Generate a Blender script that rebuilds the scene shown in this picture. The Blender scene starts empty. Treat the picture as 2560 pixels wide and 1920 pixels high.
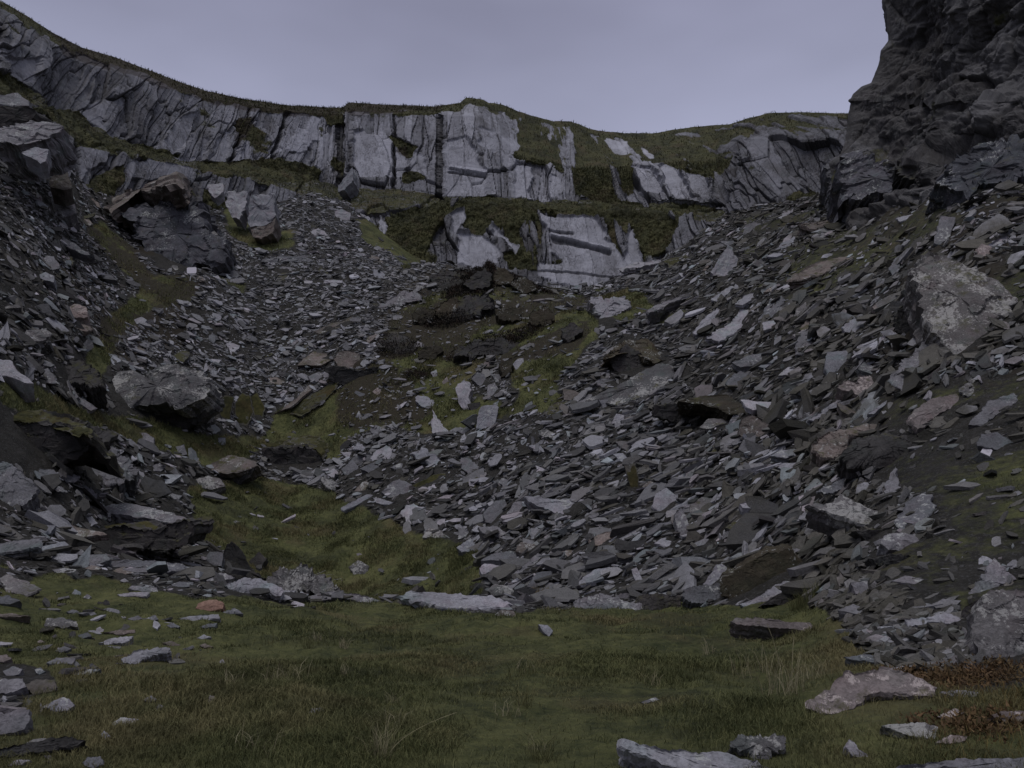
import bpy, math, random
import numpy as np
from mathutils import Vector

# ------------------------------------------------------------------ camera, sky, light
SC = bpy.context.scene
COL = SC.collection
F_PX = 1971.0            # focal length in photo pixels (photo is 2560 x 1920)
PITCH = math.radians(8.37)
EYE = 1.6
cam_d = bpy.data.cameras.new("camera")
cam = bpy.data.objects.new("camera", cam_d)
COL.objects.link(cam)
cam.location = (0, 0, EYE)
cam.rotation_euler = (math.pi / 2 + PITCH, 0, 0)
cam_d.sensor_width = 36.0
cam_d.lens = 36.0 * F_PX / 2560.0
cam_d.clip_start = 0.05
cam_d.clip_end = 3000
SC.camera = cam

SUN_EL, SUN_AZ = math.radians(68), math.radians(205)   # high and behind, thick overcast
world = bpy.data.worlds.new("World")
SC.world = world
world.use_nodes = True
wn, wl = world.node_tree.nodes, world.node_tree.links
wn.clear()
w_out = wn.new("ShaderNodeOutputWorld")
w_bg = wn.new("ShaderNodeBackground")
w_bg.inputs["Strength"].default_value = 0.124
sky = wn.new("ShaderNodeTexSky")
sky.sky_type = 'NISHITA'
sky.sun_disc = False
sky.sun_elevation = SUN_EL
sky.sun_rotation = SUN_AZ
w_tc = wn.new("ShaderNodeTexCoord")
w_sep = wn.new("ShaderNodeSeparateXYZ")
wl.new(w_tc.outputs["Generated"], w_sep.inputs[0])
w_ramp = wn.new("ShaderNodeValToRGB")          # overcast layer: cloud brightness by height
w_ramp.color_ramp.elements[0].position = 0.0
w_ramp.color_ramp.elements[0].color = (0.30, 0.30, 0.32, 1)
w_ramp.color_ramp.elements[1].position = 1.0
w_ramp.color_ramp.elements[1].color = (3.3, 3.5, 3.9, 1)
for pos, c in ((0.02, (2.4, 2.55, 3.5)), (0.34, (3.0, 3.14, 4.26)), (0.40, (3.07, 3.20, 4.36)), (0.555, (2.26, 2.30, 3.22)), (0.70, (2.4, 2.52, 3.2))):
    e = w_ramp.color_ramp.elements.new(pos)
    e.color = (*c, 1)
wl.new(w_sep.outputs["Z"], w_ramp.inputs["Fac"])
w_noise = wn.new("ShaderNodeTexNoise")
w_noise.inputs["Scale"].default_value = 2.6
w_noise.inputs["Detail"].default_value = 3.0
w_map = wn.new("ShaderNodeMapping")
w_map.inputs["Scale"].default_value = (1.0, 1.0, 2.6)
wl.new(w_tc.outputs["Generated"], w_map.inputs["Vector"])
wl.new(w_map.outputs["Vector"], w_noise.inputs["Vector"])
w_mr = wn.new("ShaderNodeMapRange")
w_mr.inputs["From Min"].default_value = 0.3
w_mr.inputs["From Max"].default_value = 0.7
w_mr.inputs["To Min"].default_value = 0.86
w_mr.inputs["To Max"].default_value = 1.10
wl.new(w_noise.outputs["Fac"], w_mr.inputs["Value"])
w_mul = wn.new("ShaderNodeVectorMath")
w_mul.operation = 'SCALE'
wl.new(w_ramp.outputs["Color"], w_mul.inputs[0])
wl.new(w_mr.outputs["Result"], w_mul.inputs["Scale"])
w_mix = wn.new("ShaderNodeMix")
w_mix.data_type = 'RGBA'
w_mix.inputs[0].default_value = 0.96           # the cloud deck hides nearly all of the clear sky
wl.new(sky.outputs[0], w_mix.inputs[6])
wl.new(w_mul.outputs[0], w_mix.inputs[7])
wl.new(w_mix.outputs[2], w_bg.inputs["Color"])
wl.new(w_bg.outputs[0], w_out.inputs["Surface"])

sun_d = bpy.data.lights.new("sun", 'SUN')
sun_d.energy = 1.25
sun_d.angle = math.radians(30)
sun_d.color = (0.985, 0.965, 1.0)
sun = bpy.data.objects.new("sun", sun_d)
COL.objects.link(sun)
# direction towards the sun: azimuth measured from +Y clockwise
sd = Vector((math.sin(SUN_AZ) * math.cos(SUN_EL), math.cos(SUN_AZ) * math.cos(SUN_EL), math.sin(SUN_EL)))
sun.rotation_euler = sd.to_track_quat('Z', 'Y').to_euler()

SC.view_settings.view_transform = 'Standard'
SC.view_settings.look = 'None'
SC.view_settings.exposure = 0.0
SC.view_settings.gamma = 1.0
SC.render.engine = 'CYCLES'
SC.cycles.use_denoising = True
SC.cycles.max_bounces = 4
SC.cycles.diffuse_bounces = 2

# ------------------------------------------------------------------ numeric helpers
rng = np.random.default_rng(7)
CP, SP = math.cos(PITCH), math.sin(PITCH)

def px_dir(px, py):
    dx = (np.asarray(px, float) - 1280) / F_PX
    dv = (960 - np.asarray(py, float)) / F_PX
    return dx, CP - dv * SP, SP + dv * CP

def at(px, py, Y):
    """World point that the photo shows at (px, py), Y metres ahead."""
    dx, dy, dz = px_dir(px, py)
    t = np.asarray(Y, float) / dy
    return np.stack([dx * t, dy * t, EYE + dz * t], -1)

def project(p):
    """Photo pixel of world points."""
    x, y, z = p[..., 0], p[..., 1], p[..., 2] - EYE
    d = np.maximum(y * CP + z * SP, 1e-3)
    v = -y * SP + z * CP
    return 1280 + F_PX * x / d, 960 - F_PX * v / d

def _h(ix, iy, iz, seed):
    h = (ix.astype(np.int64) * 374761393 + iy.astype(np.int64) * 668265263 + iz.astype(np.int64) * 2147483647 + seed * 974634721) & 0xFFFFFFFF
    h = ((h ^ (h >> 13)) * 1274126177) & 0xFFFFFFFF
    h = ((h ^ (h >> 16)) * 2246822519) & 0xFFFFFFFF
    return ((h ^ (h >> 15)) & 0xFFFFFF) / float(0xFFFFFF)

def vnoise(p, seed=0):
    f = np.floor(p)
    i = f.astype(np.int64)
    t = p - f
    t = t * t * t * (t * (t * 6 - 15) + 10)
    x, y, z = i[..., 0], i[..., 1], i[..., 2]
    r = 0
    for dx in (0, 1):
        wx = t[..., 0] if dx else 1 - t[..., 0]
        for dy in (0, 1):
            wy = t[..., 1] if dy else 1 - t[..., 1]
            for dz in (0, 1):
                wz = t[..., 2] if dz else 1 - t[..., 2]
                r = r + wx * wy * wz * _h(x + dx, y + dy, z + dz, seed)
    return r * 2 - 1

def fbm(p, octaves=4, seed=0, gain=0.5):
    r, a, q, tot = 0, 1.0, np.array(p, float), 0
    for o in range(octaves):
        r = r + a * vnoise(q, seed + o * 17)
        tot += a
        a *= gain
        q = q * 2.03 + 11.3
    return r / tot

def worley2(u, v, seed=0):
    """F1, F2, random value of the nearest cell, offset from its centre."""
    iu, iv = np.floor(u).astype(np.int64), np.floor(v).astype(np.int64)
    F1 = np.full(u.shape, 9.0); F2 = np.full(u.shape, 9.0)
    R = np.zeros(u.shape); DU = np.zeros(u.shape); DV = np.zeros(u.shape)
    z = np.zeros_like(iu)
    for a in (-1, 0, 1):
        for b in (-1, 0, 1):
            cu, cv = iu + a, iv + b
            pu = cu + 0.1 + 0.8 * _h(cu, cv, z, seed)
            pv = cv + 0.1 + 0.8 * _h(cu, cv, z, seed + 5)
            d = np.abs(u - pu) * 0.62 + np.abs(v - pv) * 0.62 + 0.3 * np.hypot(u - pu, v - pv)
            m = d < F1
            F2 = np.where(m, F1, np.minimum(F2, d))
            R = np.where(m, _h(cu, cv, z, seed + 9), R)
            DU = np.where(m, u - pu, DU); DV = np.where(m, v - pv, DV)
            F1 = np.where(m, d, F1)
    return F1, F2, R, DU, DV

def in_poly(px, py, poly):
    poly = np.asarray(poly, float)
    res = np.zeros(px.shape, bool)
    lo, hi = poly.min(0), poly.max(0)
    m = (px >= lo[0]) & (px <= hi[0]) & (py >= lo[1]) & (py <= hi[1])
    if not m.any():
        return res
    x, y = px[m], py[m]
    c = np.zeros(x.shape, bool)
    n = len(poly)
    for i in range(n):
        x1, y1 = poly[i]; x2, y2 = poly[(i + 1) % n]
        if y1 == y2:
            continue
        k = ((y1 > y) != (y2 > y)) & (x < (x2 - x1) * (y - y1) / (y2 - y1) + x1)
        c ^= k
    res[m] = c
    return res

# crops of the photo in which outlines were measured: origin and scale
CROPS = {0: (0, 0, 1.15732), 1: (0, 0, .40687), 2: (800, 150, .40687), 3: (1660, 0, .40687), 4: (0, 600, .40687), 5: (800, 650, .40687),
         6: (1660, 600, .40687), 7: (0, 1245, .40687), 8: (800, 1245, .40687), 9: (1660, 1245, .40687), 10: (0, 150, .36166), 11: (1400, 200, .52441), 12: (1400, 1000, .36166)}

def pts(crop, s):
    ox, oy, k = CROPS[crop]
    a = np.array([[float(c) for c in q.split(",")] for q in s.split()])
    return a * k + (ox, oy)

def mesh_obj(name, verts, faces, mats, parent=None, smooth=False, attrs=None, loc=None):
    me = bpy.data.meshes.new(name)
    verts = np.asarray(verts, np.float32)
    if isinstance(faces, np.ndarray):
        k = faces.shape[1]
        me.vertices.add(len(verts)); me.vertices.foreach_set("co", verts.ravel())
        me.loops.add(faces.size); me.loops.foreach_set("vertex_index", faces.astype(np.int32).ravel())
        me.polygons.add(len(faces)); me.polygons.foreach_set("loop_start", np.arange(0, faces.size, k, dtype=np.int32))
        me.update(calc_edges=True)
    else:
        me.from_pydata(verts.tolist(), [], faces)
        me.update()
    if smooth:
        me.polygons.foreach_set("use_smooth", np.ones(len(me.polygons), bool))
    else:
        me.polygons.foreach_set("use_smooth", np.zeros(len(me.polygons), bool))
    for k_, v_ in (attrs or {}).items():
        a = me.attributes.new(k_, 'FLOAT', 'POINT')
        a.data.foreach_set("value", np.asarray(v_, np.float32).ravel())
    for m in (mats if isinstance(mats, (list, tuple)) else [mats]):
        me.materials.append(m)
    o = bpy.data.objects.new(name, me)
    COL.objects.link(o)
    if loc is not None:
        o.location = loc
    if parent is not None:
        o.parent = parent
    return o

def grid_faces(nr, nc):
    i = np.arange(nr * nc).reshape(nr, nc)
    return np.stack([i[:-1, :-1], i[:-1, 1:], i[1:, 1:], i[1:, :-1]], -1).reshape(-1, 4)

def tag(o, label=None, cat=None, group=None, kind=None):
    if label: o["label"] = label
    if cat: o["category"] = cat
    if group: o["group"] = group
    if kind: o["kind"] = kind
    return o

# ------------------------------------------------------------------ materials
class NT:
    def __init__(self, name):
        self.m = bpy.data.materials.new(name)
        self.m.use_nodes = True
        self.t = self.m.node_tree
        self.b = self.t.nodes["Principled BSDF"]
        self.b.inputs["Specular IOR Level"].default_value = 0.25
        self.b.inputs["Roughness"].default_value = 0.8
        self.geo = self.n("ShaderNodeNewGeometry")
    def n(self, kind, **kw):
        nd = self.t.nodes.new(kind)
        for k, v in kw.items():
            setattr(nd, k, v)
        return nd
    def set(self, sock, v):
        if isinstance(v, bpy.types.NodeSocket):
            self.t.links.new(v, sock)
        else:
            sock.default_value = (*v, 1) if isinstance(v, tuple) and len(v) == 3 and sock.type == 'RGBA' else v
    def noise(self, scale, detail=4, vec=None, rough=0.55, dist=0.0, stretch=None):
        v = vec or self.geo.outputs["Position"]
        if stretch:
            mp = self.n("ShaderNodeMapping")
            mp.inputs["Scale"].default_value = stretch[:3]
            if len(stretch) > 3:
                mp.inputs["Rotation"].default_value = stretch[3:]
            self.t.links.new(v, mp.inputs["Vector"]); v = mp.outputs[0]
        nd = self.n("ShaderNodeTexNoise")
        nd.inputs["Scale"].default_value = scale
        nd.inputs["Detail"].default_value = detail
        nd.inputs["Roughness"].default_value = rough
        nd.inputs["Distortion"].default_value = dist
        self.t.links.new(v, nd.inputs["Vector"])
        return nd.outputs["Fac"]
    def range(self, x, a, b, c=0.0, d=1.0, smooth=False):
        nd = self.n("ShaderNodeMapRange")
        if smooth: nd.interpolation_type = 'SMOOTHSTEP'
        self.set(nd.inputs[0], x)
        for i, v in enumerate((a, b, c, d)):
            self.set(nd.inputs[1 + i], v)
        return nd.outputs[0]
    def math(self, op, a, b=0.0):
        nd = self.n("ShaderNodeMath", operation=op)
        self.set(nd.inputs[0], a); self.set(nd.inputs[1], b)
        return nd.outputs[0]
    def mix(self, f, a, b, mode='MIX'):
        nd = self.n("ShaderNodeMix", data_type='RGBA', blend_type=mode)
        self.set(nd.inputs[0], f); self.set(nd.inputs[6], a); self.set(nd.inputs[7], b)
        return nd.outputs[2]
    def attr(self, name):
        return self.n("ShaderNodeAttribute", attribute_name=name).outputs["Fac"]
    def bump(self, h, strength=0.5, dist=0.05, prev=None):
        nd = self.n("ShaderNodeBump")
        nd.inputs["Strength"].default_value = strength
        nd.inputs["Distance"].default_value = dist
        self.t.links.new(h, nd.inputs["Height"])
        if prev is not None: self.t.links.new(prev, nd.inputs["Normal"])
        return nd.outputs[0]
    def normal_z(self):
        s = self.n("ShaderNodeSeparateXYZ")
        self.t.links.new(self.geo.outputs["Normal"], s.inputs[0])
        return s.outputs["Z"]
    def done(self, color, normal=None, rough=None):
        self.set(self.b.inputs["Base Color"], color)
        if normal is not None: self.t.links.new(normal, self.b.inputs["Normal"])
        if rough is not None: self.set(self.b.inputs["Roughness"], rough)
        return self.m

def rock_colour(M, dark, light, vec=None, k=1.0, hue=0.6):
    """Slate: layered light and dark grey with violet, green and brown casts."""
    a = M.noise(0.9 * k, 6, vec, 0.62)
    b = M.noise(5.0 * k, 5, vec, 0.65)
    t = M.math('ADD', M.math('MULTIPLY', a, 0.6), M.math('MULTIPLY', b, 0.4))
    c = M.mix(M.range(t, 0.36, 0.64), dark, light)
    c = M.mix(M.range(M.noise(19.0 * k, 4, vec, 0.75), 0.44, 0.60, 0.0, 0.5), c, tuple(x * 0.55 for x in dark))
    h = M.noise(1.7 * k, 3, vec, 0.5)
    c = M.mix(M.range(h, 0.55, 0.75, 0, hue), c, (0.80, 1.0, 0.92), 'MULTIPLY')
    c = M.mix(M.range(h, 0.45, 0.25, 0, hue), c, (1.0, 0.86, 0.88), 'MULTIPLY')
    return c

GRASS_D, GRASS_L, GRASS_B = (0.025, 0.032, 0.010), (0.120, 0.121, 0.044), (0.105, 0.084, 0.040)

def grass_colour(M):
    a = M.noise(0.7, 5, None, 0.65)
    b = M.noise(7.0, 5, None, 0.7)
    c = M.mix(M.range(M.math('ADD', M.math('MULTIPLY', a, .5), M.math('MULTIPLY', b, .5)), 0.38, 0.62), GRASS_D, GRASS_L)
    n = M.noise(0.45, 4, None, 0.6, 0.0)
    c = M.mix(M.range(n, 0.53, 0.68, 0, 0.75), c, GRASS_B)
    return M.mix(M.range(M.noise(0.31, 6, None, 0.75), 0.50, 0.40, 0, 0.6), c, (0.020, 0.022, 0.010))

def make_ground_mat():
    M = NT("ground_turf_and_scree")
    g = grass_colour(M)
    d = M.noise(3.0, 6, None, 0.7)
    f = M.noise(22.0, 4, None, 0.7)
    soil = M.mix(M.range(d, 0.35, 0.65), (0.012, 0.011, 0.008), (0.034, 0.031, 0.026))
    soil = M.mix(M.range(f, 0.52, 0.7), soil, (0.075, 0.072, 0.072))
    gr = M.range(M.math('ADD', M.attr("grass"), M.math('MULTIPLY', M.math('SUBTRACT', M.noise(4.0, 5, None, .7), 0.5), 0.9)), 0.36, 0.64)
    col = M.mix(gr, soil, g)
    col = M.mix(M.math('MULTIPLY', M.attr("rust"), 0.8), col, M.mix(M.noise(9, 4), (0.030, 0.018, 0.008), (0.10, 0.060, 0.025)))
    col = M.mix(M.range(M.math('ADD', M.attr("peat"), M.math('MULTIPLY', M.math('SUBTRACT', M.noise(2.5, 6, None, .75), 0.5), 1.2)), .45, .62, 0, .92), col, M.mix(M.noise(14, 4), (0.010, 0.008, 0.006), (0.050, 0.040, 0.026)))
    nrm = M.bump(M.noise(26.0, 5, None, 0.75), 0.9, 0.03)
    nrm = M.bump(M.noise(4.5, 5, None, 0.65), 0.7, 0.12, nrm)
    return M.done(col, nrm, 0.92)

def make_cliff_mat(name, dark, light, pale, lichen=0.0):
    M = NT(name)
    c = rock_colour(M, dark, light, None, 0.5, 0.35)
    streak = M.noise(1.3, 6, None, 0.65, 0.4, (1.0, 1.0, 0.16))       # rain streaks run down the faces
    c2 = M.mix(M.range(streak, 0.32, 0.58), tuple(x * 0.82 for x in pale), pale)
    c2 = M.mix(M.range(M.noise(2.4, 6, None, .7, .3, (.35, .35, 1.0)), .40, .62, .35, 0), c2, tuple(x * .5 for x in pale))
    c = M.mix(M.attr("tone"), c, c2)
    c = M.mix(M.math('MULTIPLY', M.range(M.noise(0.35, 5, None, .6, 0.3, (1, 1, .5)), 0.5, 0.64), M.math('SUBTRACT', 0.62, M.math('MULTIPLY', M.attr("tone"), 0.55))), c, (0.045, 0.040, 0.036))
    if lichen:
        l = M.noise(3.2, 5, None, 0.7)
        c = M.mix(M.range(l, 0.62, 0.68, 0, lichen), c, (0.30, 0.31, 0.29))
    for sc_, rot_, am_ in ((1.1, 0.0, .75), (0.9, -0.32, .7), (0.9, 0.38, .7)):
        ln = M.math('ABSOLUTE', M.math('SUBTRACT', M.noise(sc_, 3, None, .55, .25, (1.0, 1.0, .10, 0, rot_, 0)), 0.5))
        on = M.range(M.noise(0.28, 3, None, .5), .42, .58)
        c = M.mix(M.math('MULTIPLY', M.math('MULTIPLY', M.range(ln, 0.0, 0.022, am_, 0.0), on), M.math('SUBTRACT', 1.0, M.math('MULTIPLY', M.attr("tone"), 0.55))), c, (0.030, 0.028, 0.027))
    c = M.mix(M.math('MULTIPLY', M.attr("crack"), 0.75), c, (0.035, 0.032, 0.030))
    gr = M.range(M.math('ADD', M.attr("grass"), M.math('MULTIPLY', M.math('SUBTRACT', M.noise(2.2, 6, None, .7), 0.5), 1.0)), 0.38, 0.6)
    col = M.mix(gr, c, M.mix(1.0, grass_colour(M), (0.66, 0.62, 0.66), 'MULTIPLY'))
    col = M.mix(M.math('MULTIPLY', M.attr("rust"), 0.8), col, (0.028, 0.018, 0.013))
    nrm = M.bump(M.noise(2.2, 8, None, 0.7, 0.2, (1.0, 1.0, 0.45)), 0.55, 0.22)
    return M.done(col, nrm, 0.85)

def make_rock_mat(name, dark, light, lichen=0.15, moss=0.0, speck=(0.36, 0.36, 0.34), k=1.0):
    M = NT(name)
    tc = M.n("ShaderNodeTexCoord").outputs["Object"]
    inf = M.n("ShaderNodeObjectInfo").outputs["Random"]
    add = M.n("ShaderNodeVectorMath", operation='ADD')
    M.t.links.new(tc, add.inputs[0])
    cmb = M.n("ShaderNodeCombineXYZ")
    M.t.links.new(M.math('MULTIPLY', inf, 60.0), cmb.inputs[0]); M.t.links.new(M.math('MULTIPLY', inf, 23.0), cmb.inputs[1])
    M.t.links.new(cmb.outputs[0], add.inputs[1])
    v = add.outputs[0]
    c = rock_colour(M, dark, light, v, 1.4 * k, 0.7)
    c = M.mix(1.0, c, M.mix(inf, (0.74, 0.76, 0.78), (1.18, 1.14, 1.14)), 'MULTIPLY')
    if lichen:
        l = M.noise(11.0 * k, 5, v, 0.75)
        big = M.noise(1.3 * k, 3, v, 0.5)
        c = M.mix(M.range(M.math('ADD', l, M.math('MULTIPLY', M.math('SUBTRACT', big, .5), .75)), 0.635 - 0.115 * lichen, 0.685 - 0.115 * lichen, 0, 0.8), c, speck)
    if moss:
        mz = M.range(M.normal_z(), 0.15, 0.8)
        mm = M.math('MULTIPLY', mz, M.range(M.noise(2.0, 5, v, .7), 0.60 - 0.25 * moss, 0.70 - 0.25 * moss))
        c = M.mix(mm, c, M.mix(M.noise(11, 4, v), (0.03, 0.03, 0.010), (0.075, 0.070, 0.024)))
    nrm = M.bump(M.noise(14.0 * k, 6, v, 0.72), 0.55, 0.03)
    nrm = M.bump(M.noise(3.0 * k, 5, v, 0.65), 0.45, 0.10, nrm)
    return M.done(c, nrm, 0.8)

def make_flake_mat():
    M = NT("loose_slate_flakes")
    r = M.geo.outputs["Random Per Island"]
    r2 = M.math('FRACT', M.math('MULTIPLY', r, 37.17))
    r3 = M.math('FRACT', M.math('MULTIPLY', r, 113.7))
    c = M.mix(M.math('POWER', r, 3.0), (0.042, 0.040, 0.039), (0.60, 0.59, 0.635))
    c = M.mix(M.range(r2, 0.72, 1.0, 0, 0.55), c, (0.72, 0.97, 0.90), 'MULTIPLY')
    c = M.mix(M.range(r2, 0.26, 0.0, 0, 0.6), c, (1.0, 0.80, 0.78), 'MULTIPLY')
    c = M.mix(M.range(r3, 0.70, 1.0, 0, 0.75), c, (0.052, 0.047, 0.022))
    c = M.mix(M.math('MULTIPLY', M.attr("moss"), M.range(M.noise(0.55, 5, None, 0.65), 0.36, 0.58, 0, 0.9)), c, M.mix(r3, (0.035, 0.032, 0.016), (0.13, 0.118, 0.095)))
    c = M.mix(M.math('MULTIPLY', M.attr("fresh"), 0.75), c, M.mix(r3, (0.13, 0.13, 0.135), (0.42, 0.415, 0.43)))
    n = M.noise(7.0, 5, None, 0.7)
    c = M.mix(M.range(n, 0.4, 0.65, 0, 0.45), c, (0.45, 0.45, 0.45), 'MULTIPLY')
    c = M.mix(M.range(M.noise(42.0, 3, None, 0.7), 0.42, 0.62, 0, 0.5), c, (0.42, 0.40, 0.40), 'MULTIPLY')
    nrm = M.bump(M.noise(16.0, 5, None, 0.7), 0.7, 0.04)
    return M.done(c, nrm, 0.78)

def make_blade_mat(name, cols, attr_scale=0.8):
    M = NT(name)
    r = M.geo.outputs["Random Per Island"]
    n = M.noise(attr_scale, 4, None, 0.6)
    c = M.mix(r, cols[0], cols[1])
    c = M.mix(M.range(n, 0.46, 0.64, 0, 0.8), c, cols[2])
    c = M.mix(M.range(M.noise(attr_scale * 4.5, 4, None, .7), 0.55, .40, 0, .5), c, tuple(x * .6 for x in cols[0]))
    M.b.inputs["Subsurface Weight"].default_value = 0.0
    return M.done(c, None, 0.8)

MAT = {}
MAT["ground"] = make_ground_mat()
MAT["cliff"] = make_cliff_mat("quarried_slate_cliff", (0.070, 0.068, 0.073), (0.165, 0.163, 0.176), (0.48, 0.475, 0.52))
MAT["crag"] = make_cliff_mat("dark_weathered_crag", (0.040, 0.038, 0.037), (0.105, 0.098, 0.096), (0.14, 0.135, 0.135), 0.25)
MAT["grey"] = make_rock_mat("grey_slate", (0.10, 0.098, 0.10), (0.21, 0.205, 0.215), 0.10)
MAT["pale"] = make_rock_mat("pale_slate", (0.19, 0.185, 0.195), (0.36, 0.355, 0.375), 0.10)
MAT["dark"] = make_rock_mat("dark_slate_and_gap_shade", (0.028, 0.026, 0.024), (0.075, 0.070, 0.066), 0.0, 0.3)  # dark rock colour, also used to paint shade in gaps and hollows
MAT["fractured"] = make_rock_mat("fractured_dark_slate", (0.045, 0.045, 0.050), (0.14, 0.14, 0.155), 0.12, 0.1, k=.8)
MAT["peaty"] = make_rock_mat("peaty_brown_slate", (0.026, 0.021, 0.013), (0.070, 0.058, 0.036), 0.03, 0.15)
MAT["mossy"] = make_rock_mat("mossy_slate", (0.060, 0.056, 0.048), (0.125, 0.118, 0.105), 0.03, 0.8)
MAT["brown"] = make_rock_mat("brown_stained_slate", (0.10, 0.085, 0.072), (0.22, 0.185, 0.165), 0.1, 0.25)
MAT["lichen"] = make_rock_mat("lichen_spotted_slate", (0.085, 0.080, 0.078), (0.17, 0.162, 0.158), 0.75, 0.1, (0.32, 0.31, 0.29))
MAT["patchy"] = make_rock_mat("white_lichen_covered_rock", (0.085, 0.080, 0.076), (0.16, 0.148, 0.140), 0.90, 0.25, (0.36, 0.345, 0.32), 1.2)
MAT["pink"] = make_rock_mat("pinkish_weathered_stone", (0.14, 0.115, 0.105), (0.30, 0.25, 0.235), 0.45, 0.1, (0.42, 0.36, 0.335))
MAT["orange"] = make_rock_mat("orange_tinted_stone", (0.22, 0.125, 0.09), (0.34, 0.21, 0.155), 0.0)
MAT["flake"] = make_flake_mat()
_M = NT("moss_cushion")
MAT["moss"] = _M.done(_M.mix(1.0, grass_colour(_M), (.62, .56, .52), "MULTIPLY"), _M.bump(_M.noise(30, 5, None, .75), .8, .03), .95)
# ------------------------------------------------------------------ terrain (ground, hollow, scree slopes, central mound)
TERR = {   # photo column -> (photo row, metres ahead), near to far
    -700: [(1840, 4.6), (1500, 7), (1150, 11), (800, 16), (400, 24), (100, 34), (-60, 42)],
    -250: [(1880, 4.6), (1600, 7.5), (1330, 12), (1050, 16), (800, 21), (550, 29), (300, 38), (180, 46)],
    0:    [(1905, 4.7), (1700, 7), (1500, 11), (1385, 14.2), (1250, 16.5), (1120, 18.5), (1000, 20.5), (850, 24), (700, 29), (550, 34), (400, 40), (250, 47), (190, 50)],
    130:  [(1450, 13.5), (1390, 14.6), (1240, 19), (1100, 22), (960, 26), (820, 30), (680, 36), (520, 43), (400, 49), (330, 54)],
    250:  [(1910, 4.7), (1700, 7.2), (1530, 11.3), (1425, 14.4), (1390, 17.5), (1320, 20), (1200, 24.5), (1060, 28.5), (930, 32), (800, 37), (700, 42), (600, 47), (520, 52), (460, 56)],
    480:  [(1915, 4.7), (1700, 7.3), (1550, 11), (1462, 14.2), (1470, 18), (1420, 22), (1310, 26), (1200, 30), (1100, 33), (960, 38), (830, 43), (700, 48), (640, 53), (590, 58), (540, 62)],
    700:  [(1920, 4.7), (1700, 7.3), (1560, 11), (1500, 13.8), (1520, 18), (1460, 24), (1350, 28), (1250, 32.5), (1180, 36), (1090, 39.5), (950, 43), (800, 48), (690, 54), (580, 63), (500, 73), (462, 82)],
    780:  [(690, 54), (600, 62), (520, 72), (478, 82)],
    900:  [(1920, 4.7), (1700, 7.3), (1570, 11), (1516, 13.8), (1540, 18), (1470, 24.5), (1350, 28), (1220, 33), (1100, 37), (950, 41), (810, 46), (730, 51), (660, 58), (610, 65), (560, 72)],
    1050: [(1518, 14), (1540, 18), (1440, 23.5), (1300, 28), (1150, 33.5), (1000, 39), (850, 44.5), (760, 49), (690, 54), (672, 57)],
    1180: [(1920, 4.7), (1700, 7.3), (1580, 11), (1524, 14), (1500, 18), (1400, 23), (1250, 28.5), (1100, 34), (950, 39.5), (800, 45.5), (720, 50), (674, 54.5), (700, 60), (740, 68)],
    1270: [(1530, 14.2), (1480, 17.5), (1380, 21.5), (1250, 26.5), (1100, 32), (950, 38), (820, 44), (740, 49), (690, 54), (715, 60), (750, 68)],
    1400: [(1530, 14.2), (1480, 16.8), (1350, 20.5), (1200, 25.5), (1050, 31), (920, 36.5), (820, 41.5), (765, 46), (745, 51), (725, 58), (735, 66), (750, 74)],
    1500: [(1920, 4.7), (1700, 7.3), (1580, 11), (1532, 14.2), (1470, 16.3), (1350, 19.5), (1200, 24), (1050, 29.5), (920, 35), (820, 40), (765, 46), (735, 54), (716, 63), (735, 74)],
    1640: [(1532, 14), (1470, 15.8), (1350, 18.5), (1200, 22.5), (1050, 27.5), (920, 33), (820, 38), (740, 44), (700, 52), (678, 62), (668, 72)],
    1800: [(1910, 4.7), (1700, 7.2), (1560, 11), (1520, 13), (1460, 14.8), (1350, 17), (1200, 20.5), (1050, 25), (900, 30.5), (780, 36), (690, 43), (620, 53), (575, 64), (552, 74)],
    2000: [(1700, 7), (1580, 9.8), (1520, 11.3), (1440, 12.8), (1330, 14.6), (1200, 17.2), (1050, 21), (900, 25.5), (780, 30), (660, 37), (580, 45), (530, 54), (510, 64), (500, 74)],
    2150: [(1890, 4.7), (1650, 7), (1500, 9.5), (1380, 11.7), (1250, 14), (1100, 17.3), (950, 21), (800, 25.5), (660, 31.5), (570, 38.5), (510, 46), (470, 56)],
    2400: [(1870, 4.7), (1650, 6.6), (1500, 8.5), (1300, 11), (1100, 14), (900, 17.3), (720, 21), (570, 26), (470, 32), (400, 40)],
    2700: [(1840, 4.7), (1600, 6.6), (1400, 8.6), (1100, 12), (850, 15.5), (620, 20), (450, 26), (350, 33)],
    3300: [(1780, 4.8), (1400, 7.5), (1000, 11), (600, 16), (300, 24), (150, 32)],
}
_c = []
for px_, rows_ in TERR.items():
    for py_, Y_ in rows_:
        p_ = at(px_, py_, Y_)
        _c.append((p_[0] / p_[1], math.log(p_[1]), p_[2] / p_[1]))
for a_ in (-1.1, -0.7, -0.35, 0, 0.35, 0.7, 1.1):
    for Y_ in (1.0, 1.8, 3.0):
        _c.append((a_, math.log(Y_), 0.0 + 0.01 * a_))
_c = np.array(_c)
LS = 0.55
_K = np.stack([_c[:, 0], _c[:, 1] * LS], -1)

def _phi(r2):
    return 0.5 * r2 * np.log(r2 + 1e-12)
_n = len(_K)
_A = np.zeros((_n + 3, _n + 3))
_d2 = ((_K[:, None] - _K[None]) ** 2).sum(-1)
_A[:_n, :_n] = _phi(_d2) + np.eye(_n) * 4e-4
_A[:_n, _n:] = np.c_[np.ones(_n), _K]
_A[_n:, :_n] = _A[:_n, _n:].T
_W = np.linalg.solve(_A, np.r_[_c[:, 2], 0, 0, 0])

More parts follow.
